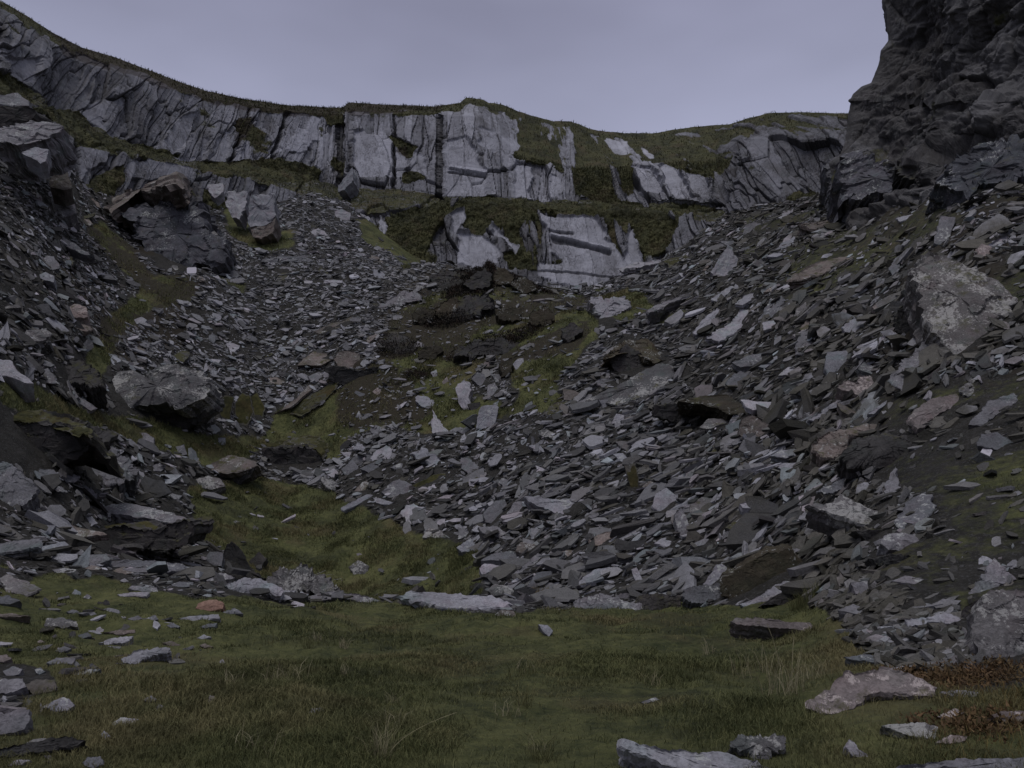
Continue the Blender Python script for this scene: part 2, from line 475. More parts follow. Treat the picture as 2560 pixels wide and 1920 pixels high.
NA, NL = 760, 760
A0, A1 = -1.15, 1.15
L0, L1 = math.log(1.2), math.log(88.0)
ga = np.linspace(A0, A1, NA)
gl = np.linspace(L0, L1, NL)
GA, GL = np.meshgrid(ga, gl)                      # rows: distance, cols: bearing
_ca, _cl = np.meshgrid(np.linspace(A0, A1, 190), np.linspace(L0, L1, 190))
_q = np.stack([_ca.ravel(), _cl.ravel() * LS], -1)
_s = np.empty(len(_q))
for i in range(0, len(_q), 4000):
    r2 = ((_q[i:i + 4000, None] - _K[None]) ** 2).sum(-1)
    _s[i:i + 4000] = _phi(r2) @ _W[:_n] + np.c_[np.ones(len(r2)), _q[i:i + 4000]] @ _W[_n:]
_s = _s.reshape(190, 190)

def bilin(tab, fr, fc):
    r = np.clip(np.floor(fr).astype(int), 0, tab.shape[0] - 2); c = np.clip(np.floor(fc).astype(int), 0, tab.shape[1] - 2)
    u = np.clip(fr - r, 0, 1); v = np.clip(fc - c, 0, 1)
    return (tab[r, c] * (1 - u) * (1 - v) + tab[r + 1, c] * u * (1 - v) + tab[r, c + 1] * (1 - u) * v + tab[r + 1, c + 1] * u * v)

GY = np.exp(GL)
GX = GA * GY
_sm = bilin(_s, (GL - L0) / (L1 - L0) * 189, (GA - A0) / (A1 - A0) * 189)
GZ0 = _sm * GY                                    # smooth terrain

# grass and rust regions, measured on the photo, frayed with noise
GRASS = [pts(0, s) for s in (
    "-300,1215 0,1215 130,1240 250,1262 400,1290 490,1282 640,1312 800,1308 870,1310 1000,1325 1100,1322 1250,1322 1500,1305 1600,1310 1720,1290 1790,1315 1850,1400 1900,1440 2050,1490 2212,1490 2700,1480 2700,2200 -300,2200",
    "400,1060 470,1040 560,1020 640,1045 720,1060 760,1100 860,1130 900,1150 1000,1180 1040,1225 1050,1290 870,1300 640,1290 560,1240 520,1200 420,1170 415,1110",
    "420,930 560,940 590,890 720,850 840,760 830,690 940,640 1060,620 1130,600 1250,640 1290,690 1270,740 1210,830 1230,880 1130,890 1010,930 960,940 850,920 740,960 720,1000 640,960 560,960 480,1010 400,990 300,960 240,930 280,900",
    "160,800 230,690 310,620 250,560 190,500 230,470 290,540 330,590 430,600 410,640 290,690 240,770 210,830",
    "770,470 870,440 960,460 960,560 880,580 830,540 790,520",
    "0,815 60,820 130,860 250,905 400,935 420,980 300,970 200,910 100,900 0,880",
    "1270,640 1340,625 1400,640 1420,660 1350,700 1300,660",
    "420,345 560,350 600,370 640,400 560,410 470,400",
    "620,372 740,378 770,400 700,412 640,402",
    "470,440 560,520 640,500 640,530 560,545 480,500",
)]
BARE = [pts(7, s) for s in ("-300,400 300,430 120,560 -300,560", "-300,1040 140,1030 330,1110 340,1180 150,1250 60,1470 -300,1480")] + \
       [pts(0, s) for s in ("1100,890 1010,840 1060,770 1110,800 1130,860", "1050,1185 1100,1155 1500,1150 1800,1200 1780,1288 1500,1302 1240,1318 1110,1312 1056,1275", "1760,1270 1900,1260 2060,1300 2080,1400 2000,1440 1880,1400 1800,1330")]
RUST = [pts(9, s) for s in ("1480,1080 1560,1020 1700,990 1880,1040 1920,1130 1700,1190 1560,1130", "1660,1360 1900,1300 2212,1240 2300,1440 2000,1450 1780,1430")]

def region(P, polys, jit, seed):
    px, py = project(P)
    j = np.stack([P[..., 0] / np.maximum(P[..., 1], 1) * 16, np.log(np.maximum(P[..., 1], 1)) * 16, np.zeros(px.shape)], -1)
    px = px + jit * fbm(j, 4, seed)
    py = py + jit * 0.6 * fbm(j + 40, 4, seed + 3)
    m = np.zeros(px.shape, bool)
    for q in polys:
        m |= in_poly(px, py, q)
    return m

P0 = np.stack([GX, GY, GZ0], -1)
nz = P0
_rough = 0.55 * fbm(nz * 0.35, 4, 5) + 0.22 * np.abs(fbm(nz * 1.3, 4, 8))
P0 = np.stack([GX, GY, GZ0 + 0.13 * fbm(nz * 0.55, 4, 2) * np.clip(GY / 9, 0.35, 1.6) + 0.5 * _rough * np.clip((GY - 8) / 25, 0, 1.2)], -1)
gmask = region(P0, GRASS, 34, 3) & ~region(P0, BARE, 26, 9)
patch = fbm(np.stack([GX * 0.16, GY * 0.16, GX * 0], -1), 4, 21)
gmask_f = np.where(gmask, 1.0, np.clip((patch - 0.52) * 5, 0, 0.8))
gmask_f = np.where((GA > 0.30) & ~gmask, np.clip((patch - 0.08) * 2.4, 0, 0.5), gmask_f)
rust = region(P0, RUST, 30, 5).astype(float)

def blur(m, n):
    for _ in range(n):
        m = (m + np.roll(m, 1, 0) + np.roll(m, -1, 0)) / 3
        m = (m + np.roll(m, 1, 1) + np.roll(m, -1, 1)) / 3
    return m
bank = blur(region(P0, [pts(0, s) for s in ('1890,860 2010,840 2300,780 2300,1260 2080,1170 1920,1070 1870,970', '1850,1180 2300,1130 2300,1310 2050,1330 1900,1290')], 30, 33).astype(float), 4)
gmask_f = np.maximum(gmask_f * (1 - bank), bank * np.clip(.36 + patch * 1.0, 0, .62))
gmask_f = np.where(region(P0, BARE[3:], 26, 9), np.minimum(gmask_f, .1), gmask_f)
gmask_f = blur(gmask_f, 2)
rust = blur(rust, 3)
grassness = blur(gmask.astype(float), 6)
nz = np.stack([GX, GY, GZ0], -1)
dsp = 0.13 * fbm(nz * 0.55, 4, 2) * np.clip(GY / 9, 0.35, 1.6) + 0.035 * fbm(nz * 3.0, 4, 31) * np.clip(GY / 6, .4, 2.0)
nz = np.stack([GX, GY, GZ0], -1)
dsp += grassness * np.clip(GY / 10, .4, 1.8) * (0.055 * np.abs(fbm(nz * 1.7, 3, 51)) + 0.030 * fbm(nz * 5.5, 3, 52))
rough = 0.55 * fbm(nz * 0.35, 4, 5) + 0.22 * np.abs(fbm(nz * 1.3, 4, 8))
GZ = GZ0 + dsp * (0.6 + 0.4 * grassness) + rough * (1 - grassness) * np.clip((GY - 8) / 25, 0, 1.2)
GP = np.stack([GX, GY, GZ], -1)

def ground_z(x, y, tab=None):
    tab = GZ if tab is None else tab
    y = np.maximum(y, 1.21)
    return bilin(tab, (np.log(y) - L0) / (L1 - L0) * (NL - 1), (x / y - A0) / (A1 - A0) * (NA - 1))

_ys = np.exp(np.linspace(math.log(2.0), L1, 1500))
def hit(px, py, tab=None):
    """Where the sight line through a photo pixel meets the terrain (None above it)."""
    dx, dy, dz = px_dir(px, py)
    z = EYE + _ys * dz / dy
    g = ground_z(dx / dy * _ys, _ys, tab)
    k = np.nonzero(g > z)[0]
    if not len(k):
        return None
    i = k[0]
    return np.array([dx / dy * _ys[i], _ys[i], z[i]])

def hit_low(px, py):
    """The same, sliding down the picture until the sight line meets the ground."""
    for k in range(80):
        h = hit(px, py + 2 * k)
        if h is not None:
            return h

pk = fbm(np.stack([GX * .28, GY * .28, GX * 0 + 9], -1), 4, 88)
peat = blur(region(P0, [pts(5, "560,150 760,40 1060,0 1340,90 1640,230 1700,420 1560,560 1300,620 900,620 620,560 330,640 300,420 420,260")], 40, 61).astype(float), 4) * np.clip(.66 + pk * 1.7, 0, 1)
peat = np.maximum(peat, blur(region(P0, [pts(5, "-100,560 300,560 620,700 760,900 640,1000 200,1060 -100,1000")], 40, 63).astype(float), 4) * np.clip(.25 + pk * 1.6, 0, .8))
peat = np.maximum(peat, blur(region(P0, [pts(0, '150,470 440,470 440,720 200,850 80,800')], 30, 64).astype(float), 4) * np.clip(.16 + pk * 1.5, 0, .75))
peat = np.maximum(peat, np.clip((GA - .30) * 4, 0, 1) * (GY > 10) * np.clip(.36 + pk * 1.2, 0, .75))

# base ground behind and beside the camera, joined into the same sheet
bx, by = np.meshgrid(np.linspace(-70, 70, 60), np.linspace(-60, 2.2, 40))
bz = -0.12 + 0.25 * fbm(np.stack([bx * .2, by * .2, bx * 0], -1), 3, 4) * np.clip(-by / 6, 0, 1) + np.clip(np.abs(bx) - 8, 0, 99) * 0.25
BV = np.stack([bx, by, bz], -1).reshape(-1, 3)
V = np.r_[GP.reshape(-1, 3), BV]
Fc = np.r_[grid_faces(NL, NA), grid_faces(40, 60) + NA * NL]
ground = mesh_obj("ground", V, Fc, MAT["ground"], smooth=True,
                  attrs={"grass": np.r_[gmask_f.ravel(), np.ones(len(BV))], "rust": np.r_[rust.ravel(), np.zeros(len(BV))], "peat": np.r_[peat.ravel(), np.zeros(len(BV))]})
tag(ground, "turf and scree floor of the quarry rising towards the cliffs", kind="structure")

# ------------------------------------------------------------------ the quarried back wall
SKY = np.array([(-900, -560), (-500, -330), (-200, -130), (0, 2), (28, 16), (134, 83), (203, 118), (285, 142), (366, 173), (448, 205), (513, 226), (610, 248), (712, 262), (850, 270), (861, 266),
                (867, 259), (881, 257), (963, 262), (1085, 266), (1150, 257), (1166, 244), (1207, 248), (1223, 257), (1256, 262), (1288, 276), (1329, 290), (1382, 303), (1427, 303), (1471, 321),
                (1524, 330), (1573, 333), (1638, 333), (1700, 322), (1741, 317), (1823, 311), (1863, 297), (1924, 283), (1998, 280), (2108, 283), (2400, 290), (2900, 300)], float)
# column: ledge foot (py, Y) hidden part, lower tier base, lower tier top, upper base, upper face top, rim distance
WALL = [  # px,  base0(py,Y)   low base       low top       ledge back     face top      Y rim
    (-900, (0, 30), (-60, 34), (-120, 35), (-160, 36), (-600, 40), 44),
    (-500, (120, 36), (80, 38), (60, 39), (40, 40), (-360, 44), 47),
    (0,   (330, 43), (290, 45), (235, 46), (205, 48), (40, 52), 55),
    (100, (430, 47), (400, 49), (270, 50.5), (240, 53), (100, 56), 59),
    (195, (520, 50), (470, 52), (360, 54), (292, 58), (150, 61.5), 64),
    (300, (560, 53), (500, 56), (385, 58), (345, 62), (185, 66), 69),
    (380, (580, 56), (510, 59), (400, 61), (380, 66), (205, 70), 73),
    (450, (600, 58), (500, 62), (412, 64), (403, 69), (228, 73), 76),
    (500, (600, 60), (560, 64), (425, 66), (409, 72), (243, 76), 79),
    (620, (620, 62), (570, 68), (450, 70), (408, 77), (262, 81), 84),
    (740, (640, 66), (590, 72), (490, 75), (432, 82), (280, 86), 89),
    (845, (660, 68), (600, 75), (520, 78), (466, 87), (286, 91), 94),
    (862, (660, 68), (600, 75), (524, 78), (470, 87), (286, 91), 94),
    (882, (660, 68), (600, 75), (528, 78), (474, 84), (284, 88), 92),
    (1000, (690, 68), (640, 74), (525, 77), (476, 84), (284, 88), 92),
    (1094, (710, 68), (660, 74), (505, 77), (492, 84.5), (282, 88), 92),
    (1112, (710, 68), (668, 73.5), (503, 77), (496, 81), (290, 85), 90),
    (1200, (720, 68), (680, 73), (505, 76.5), (498, 81), (295, 85), 90),
    (1300, (740, 68), (700, 72.5), (516, 76), (500, 81.5), (390, 84.5), 92),
    (1450, (760, 68), (722, 72), (524, 75.5), (505, 82), (420, 85), 95),
    (1600, (740, 68), (705, 71.5), (532, 75.5), (512, 82), (415, 85.5), 96),
    (1700, (720, 67), (670, 71), (545, 75), (520, 80.5), (405, 85), 95),
    (1790, (680, 66), (640, 69.5), (560, 72.5), (530, 78), (400, 83), 92),
    (1850, (660, 65), (620, 68), (580, 70.5), (545, 74), (350, 80), 88),
    (2000, (650, 62), (610, 65), (585, 67), (560, 70), (345, 76), 83),
    (2150, (640, 58), (610, 60), (590, 63), (565, 66), (345, 71), 78),
    (2400, (620, 54), (600, 57), (580, 59), (560, 62), (345, 66), 73),
    (2900, (620, 46), (600, 48), (580, 50), (560, 52), (345, 56), 64),
]
NC = 1250
wpx = np.linspace(-900, 2900, 250)
wpx = np.sort(np.r_[np.linspace(-900, -60, 60), np.linspace(-50, 2200, NC - 110), np.linspace(2215, 2900, 50)])
NC = len(wpx)
_x = np.array([w[0] for w in WALL], float)
levels = []
for k in range(1, 6):
    levels.append(at(wpx, np.interp(wpx, _x, [w[k][0] for w in WALL]), np.interp(wpx, _x, [w[k][1] for w in WALL])))
rimY = np.interp(wpx, _x, [w[6] for w in WALL])
rim = at(wpx, np.interp(wpx, SKY[:, 0], SKY[:, 1]), rimY)
levels.append(rim)
back = rim + np.stack([0 * rimY, 0 * rimY + 18, 0 * rimY - 1.0], -1)
levels.append(back)
counts = [16, 120, 36, 170, 44, 10]
rows = []
for k, nseg in enumerate(counts):
    for t in np.arange(nseg) / nseg:
        rows.append(levels[k] * (1 - t) + levels[k + 1] * t)
rows.append(levels[-1])
WP = np.stack(rows, 0)
tier = np.concatenate([np.full(c, k) for k, c in enumerate(counts)] + [[5]])[:, None] * np.ones((1, NC), int)
tpos = np.concatenate([np.arange(c) / c for c in counts] + [[1.0]])[:, None] * np.ones((1, NC))

def normals(P):
    du = np.gradient(P, axis=1); dv = np.gradient(P, axis=0)
    n = np.cross(du, dv)
    n /= np.linalg.norm(n, axis=-1, keepdims=True) + 1e-9
    return n
WPs = WP.copy()
for _ in range(6):
    WPs[1:-1] = (WPs[:-2] + WPs[1:-1] * 2 + WPs[2:]) / 4
WN = normals(WPs)
WN[WN[..., 1] > 0] *= 1.0
if WN[:, :, 1].mean() > 0:
    WN = -WN

wx, wy = project(WP)
frn = np.stack([WP[..., 0] * 0.5, WP[..., 1] * 0.5, WP[..., 2] * 0.5], -1)
jx = 9 * fbm(frn * 2.2, 4, 41); jy = 9 * fbm(frn * 2.2 + 30, 4, 43)
def wmask(crop, *ss, jit=1.0):
    m = np.zeros(wx.shape, bool)
    for s in ss:
        m |= in_poly(wx + jx * jit, wy + jy * jit, pts(crop, s))
    return m
pale = wmask(2, "205,450 390,440 500,580 540,640 500,730 400,725 250,745 220,700 205,560", "580,570 640,600 660,720 560,690 545,650",
             "765,500 900,480 960,560 960,620 1020,690 1020,850 770,850 770,600", "985,420 1090,440 1105,560 1060,580 980,530", "1120,460 1240,520 1160,600 1180,700 1120,640 1110,540",
             "850,1060 1000,1080 1080,1150 1115,1180 1100,1250 960,1290 850,1240", "1320,900 1400,960 1540,1010 1740,1090 1830,1160 1870,1230 1900,1050 1920,1020 1960,1150 1990,1260 1900,1320 1800,1330 1700,1400 1560,1400 1340,1320 1340,1240 1420,1260 1500,1240 1420,1180 1410,1060 1380,1000",
             "1400,960 1680,960 1780,1090 1700,1100 1400,1040", "1060,1010 1120,1080 1230,1150 1200,1210 1150,1130 1060,1060", "810,950 890,900 900,980 850,1060 860,1120 830,1080",
             "1190,630 1300,650 1320,700 1280,800 1310,850 1190,850 1200,700", "1410,720 1470,710 1490,800 1440,850 1410,850", "1915,660 2040,690 2090,760 2120,850 2000,840 1960,760",
             "2080,670 2130,650 2212,720 2260,800 2290,900 2180,880 2130,800", "270,960 300,940 310,1040 280,1070", "360,930 410,1010 410,1070 360,1080", "1400,460 1425,445 1420,490 1400,485", "1515,440 1545,430 1550,500 1520,520",
             "1745,480 1880,500 1910,580 1840,590 1770,540", "1970,540 2020,560 2060,600 2020,620", "0,480 60,440 90,560 60,640 0,690", "115,760 200,660 200,760 130,800")
pale |= wmask(10, "540,600 740,590 760,700 620,760 580,850 560,760", "880,720 1010,690 980,820 880,800", "1010,690 1330,680 1340,860 1230,800 1000,830", "1370,700 1400,520 1440,560 1400,710", "1430,700 1500,560 1590,490 1580,620 1550,715",
               "1560,715 1650,620 1640,710", "1650,700 1670,590 1720,560 1725,690", "1840,680 1960,460 1985,480 1960,620", "1970,610 2060,470 2120,480 2090,640", "2100,630 2140,400 2212,400 2212,540", "1080,620 1230,400 1360,360 1300,560 1200,660", "550,370 640,290 760,240 700,430 740,500 640,430", "0,0 250,0 220,180 60,120")
pale |= wmask(11, "740,440 800,470 830,600 790,620 750,520", "880,290 980,240 1060,380 1150,500 1060,590 1000,500 920,400", "600,450 700,480 750,590 690,600 620,540", "480,430 560,450 640,600 560,590 500,520")
band = wmask(2, "790,650 1020,690 1020,715 790,675", "1410,1060 1780,1150 1790,1172 1410,1082", jit=0.25)
slot = wmask(2, "1400,1040 1560,1065 1560,1078 1400,1056", "1420,1088 1790,1178 1780,1200 1700,1170 1430,1120", "1340,1290 1500,1300 1810,1330 1810,1338 1500,1310 1340,1298", "790,690 1020,722 1020,735 790,700", jit=0.3)
g = wmask(2, "1160,600 1210,520 1210,330 1300,320 1800,420 2212,400 2600,320 2950,270 3150,290 3060,420 2700,420 2560,560 2480,780 2212,720 2100,640 1920,640 1930,800 2000,900 1700,900 1560,830 1500,700 1400,640 1200,620",
          "430,960 750,870 900,840 1310,870 1600,890 2000,920 2212,910 2360,930 2212,1000 2150,1180 1980,1200 1900,1000 1860,1240 1800,1150 1740,980 1540,960 1400,940 1330,920 1380,1010 1340,1200 1250,1220 1120,1080 1060,1000 1000,1100 880,1040 900,900 830,930 700,1060 640,1260 450,1290 200,1050 190,950",
          "470,570 580,570 590,560 540,630", "500,700 560,690 650,710 640,750 500,760", "1410,1230 1500,1220 1500,1260 1430,1265", "1120,1180 1330,1200 1340,1300 1160,1290", "410,460 600,540 580,580 480,570 400,500", "0,320 130,320 140,400 60,400")
g |= wmask(10, "200,330 480,330 700,500 900,570 1250,660 1240,690 1000,690 780,600 560,570 380,420 210,370", "1350,710 1800,680 1960,680 2212,760 2212,830 1900,860 1700,800 1560,830 1400,790", "600,860 700,780 860,720 860,840 760,960 640,960 590,900", "-200,60 100,120 230,230 200,330 -200,220",
           "1380,900 1560,960 1720,1060 1740,1180 1600,1220 1400,1120", "1640,400 1740,400 1690,500 1620,510")
g |= wmask(11, "1060,500 1250,440 1290,620 1150,620 1080,590", "960,150 1380,150 1370,300 1160,300 1050,240")
rustm = wmask(1, "280,140 700,330 1500,600 2090,660 2080,720 1500,690 900,500 400,330", "1460,730 1580,720 1500,870 1430,870") | wmask(2, "120,270 200,250 740,270 740,310 300,330 140,330", "460,560 530,540 540,630 490,590")
dist_rim = np.abs(wy - np.interp(wx, SKY[:, 0], SKY[:, 1]))
grim = np.clip((26 + 14 * fbm(frn * 1.2, 3, 77) - dist_rim) / 10, 0, 1)
pb = blur(pale.astype(float), 1)
gb = blur(g.astype(float), 1) * (1 - 0.96 * pb)
gb = np.maximum(gb, grim * (1 - 0.5 * pb))
gb = np.where((tier == 2), np.maximum(gb, 0.6), gb)
gb = np.where(tier == 5, 1.0, gb)
nrock = fbm(frn * 0.5, 4, 55)
_ln = np.interp(wpx, [-900, 1200, 1550, 2900], [.3, 0, -.34, -.4])[None]
_sx = WP[..., 0] - WP[..., 2] * _ln
streak = fbm(np.stack([_sx * .42, WP[..., 2] * .12, 0 * _sx + 4], -1), 5, 58, .6)
_thr = np.interp(wpx, [1180, 1300, 1600, 1760, 1950, 2900], [.5, .19, .13, .00, -.08, -.08])[None]
bare_r = np.clip((streak - _thr) * 7, 0, 1) * ((tier == 4) | ((tier == 3) & (tpos > .06))) * (dist_rim > 10 + 10 * np.abs(nrock))
bare_l = np.clip((streak - .27) * 7, 0, 1) * (tier == 1) * (wpx[None] > 860) * (wpx[None] < 1700)
gb = gb * (1 - np.maximum(bare_r, .9 * bare_l))
gb = np.where((pb < .3) & (gb < .5) & (tier >= 1) & (bare_r < .3), np.clip(nrock * 3 - 0.95, 0, 0.7), gb)

q = np.cumsum(np.r_[0, np.hypot(np.diff(levels[4][:, 0]), np.diff(levels[4][:, 1]))])[None] * np.ones((len(WP), 1))
hgt = WP[..., 2]
lean = np.interp(wpx, [-900, 300, 800, 870, 1150, 1350, 1550, 1800, 2100, 2900], [.55, .45, .30, 0.03, 0.0, -.1, -.34, -.42, -.4, -.3])[None]
uu = q - hgt * lean + 0.8 * fbm(frn * 0.35, 3, 12)
calm = (1 - 0.80 * pb) * np.interp(wpx, [-900, 250, 480, 1280, 1420, 1700, 1850], [1, .8, .45, .45, .7, .7, 1.1])[None]
F1, F2, R, DU, DV = worley2(uu / 1.7, hgt / 8.0, 3)
F1b, F2b, Rb, DUb, DVb = worley2(uu / 0.62 + 50, hgt / 4.2, 8)
F1c, F2c, Rc, DUc, DVc = worley2(uu / 4.6 + 20, hgt / 9.5 + 7, 16)
edge = np.interp(wpx, [-900, 700, 860, 1250, 1500, 2900], [1.5, 1.35, 1.0, 0.95, 1.3, 2.4])[None]
pbx = pb * np.where(tier <= 1, .96, .6)
d = edge * (((R - .5) * 0.62 + DU * (R - .4) * 0.25) + (Rb - .5) * 0.26) * calm + edge * (Rc - .5) * np.interp(wpx, [-900, 620, 800, 2900], [.55, .6, 1.4, 1.4])[None] * (1 - pbx) - .35 * np.clip(1 - (F2c - F1c) / .05, 0, 1) * (1 - pbx)
crack = np.clip(1 - (F2 - F1) / 0.07, 0, 1) * np.where(pb > .5, 0.35 * (Rb > .5), 1.0)
crackb = np.clip(1 - (F2b - F1b) / 0.09, 0, 1) * (1 - pb) * 0.6
d -= 0.30 * crack * (0.4 + 0.6 * calm) + 0.10 * crackb
d += 0.20 * fbm(frn * 1.6, 4, 19) * (calm + .15) + 0.03 * fbm(frn * 5, 3, 20)
d += blur(band.astype(float), 1) * 0.30 - blur(slot.astype(float), 1) * 0.22
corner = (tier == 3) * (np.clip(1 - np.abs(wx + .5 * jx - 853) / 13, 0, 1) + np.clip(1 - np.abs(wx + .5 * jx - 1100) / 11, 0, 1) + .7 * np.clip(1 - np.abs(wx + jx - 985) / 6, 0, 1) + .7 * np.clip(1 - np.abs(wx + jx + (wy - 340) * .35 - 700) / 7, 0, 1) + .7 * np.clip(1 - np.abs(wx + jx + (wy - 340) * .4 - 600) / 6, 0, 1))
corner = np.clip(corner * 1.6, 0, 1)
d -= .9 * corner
dg = 0.06 + 0.50 * fbm(frn * 1.1, 4, 61) + 0.22 * fbm(frn * 4.0, 3, 62)
gs = np.clip(gb, 0, 1)
d = d * (1 - gs) + dg * gs
fade = np.where(tier == 5, 0.2, 1.0) * np.where(tier == 4, .3, 1.0) * np.where((tier == 3) & (tpos > .7), 1 - .7 * (tpos - .7) / .3, 1.0)
d = d * fade
WD = WP + WN * d[..., None]
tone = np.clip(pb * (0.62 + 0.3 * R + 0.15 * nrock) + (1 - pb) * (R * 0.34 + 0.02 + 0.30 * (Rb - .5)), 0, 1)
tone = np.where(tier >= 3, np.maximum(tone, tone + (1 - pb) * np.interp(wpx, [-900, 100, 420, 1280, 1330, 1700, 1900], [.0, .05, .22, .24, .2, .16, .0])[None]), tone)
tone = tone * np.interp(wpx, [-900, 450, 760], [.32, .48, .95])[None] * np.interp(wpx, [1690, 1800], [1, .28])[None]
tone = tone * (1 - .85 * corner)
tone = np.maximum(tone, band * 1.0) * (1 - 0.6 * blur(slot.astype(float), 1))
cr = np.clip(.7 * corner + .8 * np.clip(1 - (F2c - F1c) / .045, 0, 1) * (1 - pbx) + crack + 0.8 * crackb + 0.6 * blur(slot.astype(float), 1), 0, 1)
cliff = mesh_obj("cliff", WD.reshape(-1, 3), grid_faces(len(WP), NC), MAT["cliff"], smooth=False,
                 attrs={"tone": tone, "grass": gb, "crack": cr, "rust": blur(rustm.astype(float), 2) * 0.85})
tag(cliff, "pale quarried slate cliff in two grass-topped tiers", kind="structure")

# ------------------------------------------------------------------ dark crag that walls the quarry on the near side
CR = [(-700, 2255, 40), (-300, 2235, 42), (0, 2211, 44), (24, 2218, 44), (69, 2217, 44.5), (102, 2221, 44.8), (126, 2203, 45), (163, 2195, 45.3), (208, 2178, 45.6), (216, 2155, 45.8), (234, 2133, 46), (246, 2129, 46),
      (251, 2120, 46), (258, 2128, 46), (281, 2122, 46), (350, 2116, 45.5), (390, 2100, 45), (407, 2073, 44.5), (490, 2085, 44), (560, 2070, 43), (700, 2040, 41)]
NR2, NC2 = 520, 520
tt = np.linspace(-700, 700, NR2)
sil = np.interp(tt, [c[0] for c in CR], [c[1] for c in CR])
sY = np.interp(tt, [c[0] for c in CR], [c[2] for c in CR])
offs = np.array([90, 25, 0, 60, 140, 260, 420, 620, 1100])
dY = np.array([12, 3.0, 0, -1.0, -5.0, -10.5, -14.5, -17, -17])
ss = np.r_[np.linspace(0, 2, 60), np.linspace(2, 8, NC2 - 59)[1:]]
so = np.interp(ss, np.arange(9), offs); sdy = np.interp(ss, np.arange(9), dY)
PXg = sil[:, None] + so[None] * np.where(ss[None] < 2, 1, 1)
Yg = sY[:, None] + sdy[None]
Yg = np.maximum(Yg, 12)
PYg = tt[:, None] * np.ones((1, NC2))
# lean back with height and bulge
Yg = Yg + np.clip(-(PYg - 250) / 1000, 0, 1) * 6
CPt = at(PXg, PYg, Yg)
CN = normals(CPt)
if CN[:, 100:, 0].mean() > 0:
    CN = -CN
cq = CPt
def crease(p, seed):
    a = np.array([[.81, .42, -.40], [-.50, .84, -.12], [.29, .33, .90]])
    r, amp, s = 0, 1.0, 1.0
    q_ = p @ a
    for o in range(5):
        f = np.floor(q_); i_ = f.astype(np.int64); t = q_ - f
        v = 0
        for c in range(8):
            e = (c >> 2 & 1, c >> 1 & 1, c & 1)
            w = np.prod([t[..., k] if e[k] else 1 - t[..., k] for k in range(3)], axis=0)
            v = v + w * _h(i_[..., 0] + e[0], i_[..., 1] + e[1], i_[..., 2] + e[2], seed + o)
        r = r + amp * (v - .5)
        amp *= .52
        q_ = (q_ * 2.1) @ a + 3.7
    return r
cl = CPt[..., 1] - CPt[..., 0] * .4
F1, F2, R, DU, DV = worley2((cl + CPt[..., 2] * .5) / 3.2, (CPt[..., 2] - cl * .25) / 3.0, 30)
F1b, F2b, Rb, DUb, DVb = worley2((cl + CPt[..., 2] * .5) / 1.1, (CPt[..., 2] - cl * .25) / 1.3, 33)
dd = 3.2 * crease(cq * np.array([.15, .15, .21]), 90) + 1.3 * crease(cq * np.array([.6, .6, .85]), 97) + 0.5 * np.abs(crease(cq * .5, 94)) - 0.35 * blur(np.clip(1 - (F2 - F1) / .09, 0, 1), 1) - 0.16 * blur(np.clip(1 - (F2b - F1b) / .12, 0, 1), 1) + .5 * blur(R - .5, 1)
w_edge = np.interp(ss, [0, 1.6, 2, 2.4, 4], [.6, .25, .07, .35, .9])[None]
CD = CPt + CN * (dd * w_edge)[..., None]
crag_grass = np.clip(fbm(cq * 0.3, 4, 95) * 2.2 - 0.55, 0, 0.5)
cpx, cpy = project(CD)
tonec = np.clip((R - .42) * 1.5 + in_poly(cpx, cpy, pts(3, "1140,850 1380,960 1360,990 1130,900")) * 0.7 + in_poly(cpx, cpy, pts(3, "1480,700 1780,760 1990,700 2030,560 1760,500 1700,620")) * 0.35, 0, 1)
crag = mesh_obj("crag", CD.reshape(-1, 3), grid_faces(NR2, NC2), MAT["crag"], smooth=False,
                attrs={"tone": tonec, "grass": crag_grass, "crack": np.clip(1 - (F2 - F1) / .08, 0, 1), "rust": np.zeros(CD.shape[:2])})
tag(crag, "tall dark rock face closing the quarry beside the scree", kind="structure")
# ------------------------------------------------------------------ single stones, traced from the photo and set down on the terrain
HAND = []          # centre pixel and size of every hand-placed stone, so that loose ones keep clear
OUTL = []
REFS = []          # (px, py, phrase) landmarks for the labels of the loose slabs

def unit(v):
    v = np.asarray(v, float)
    return v / (np.linalg.norm(v) + 1e-12)

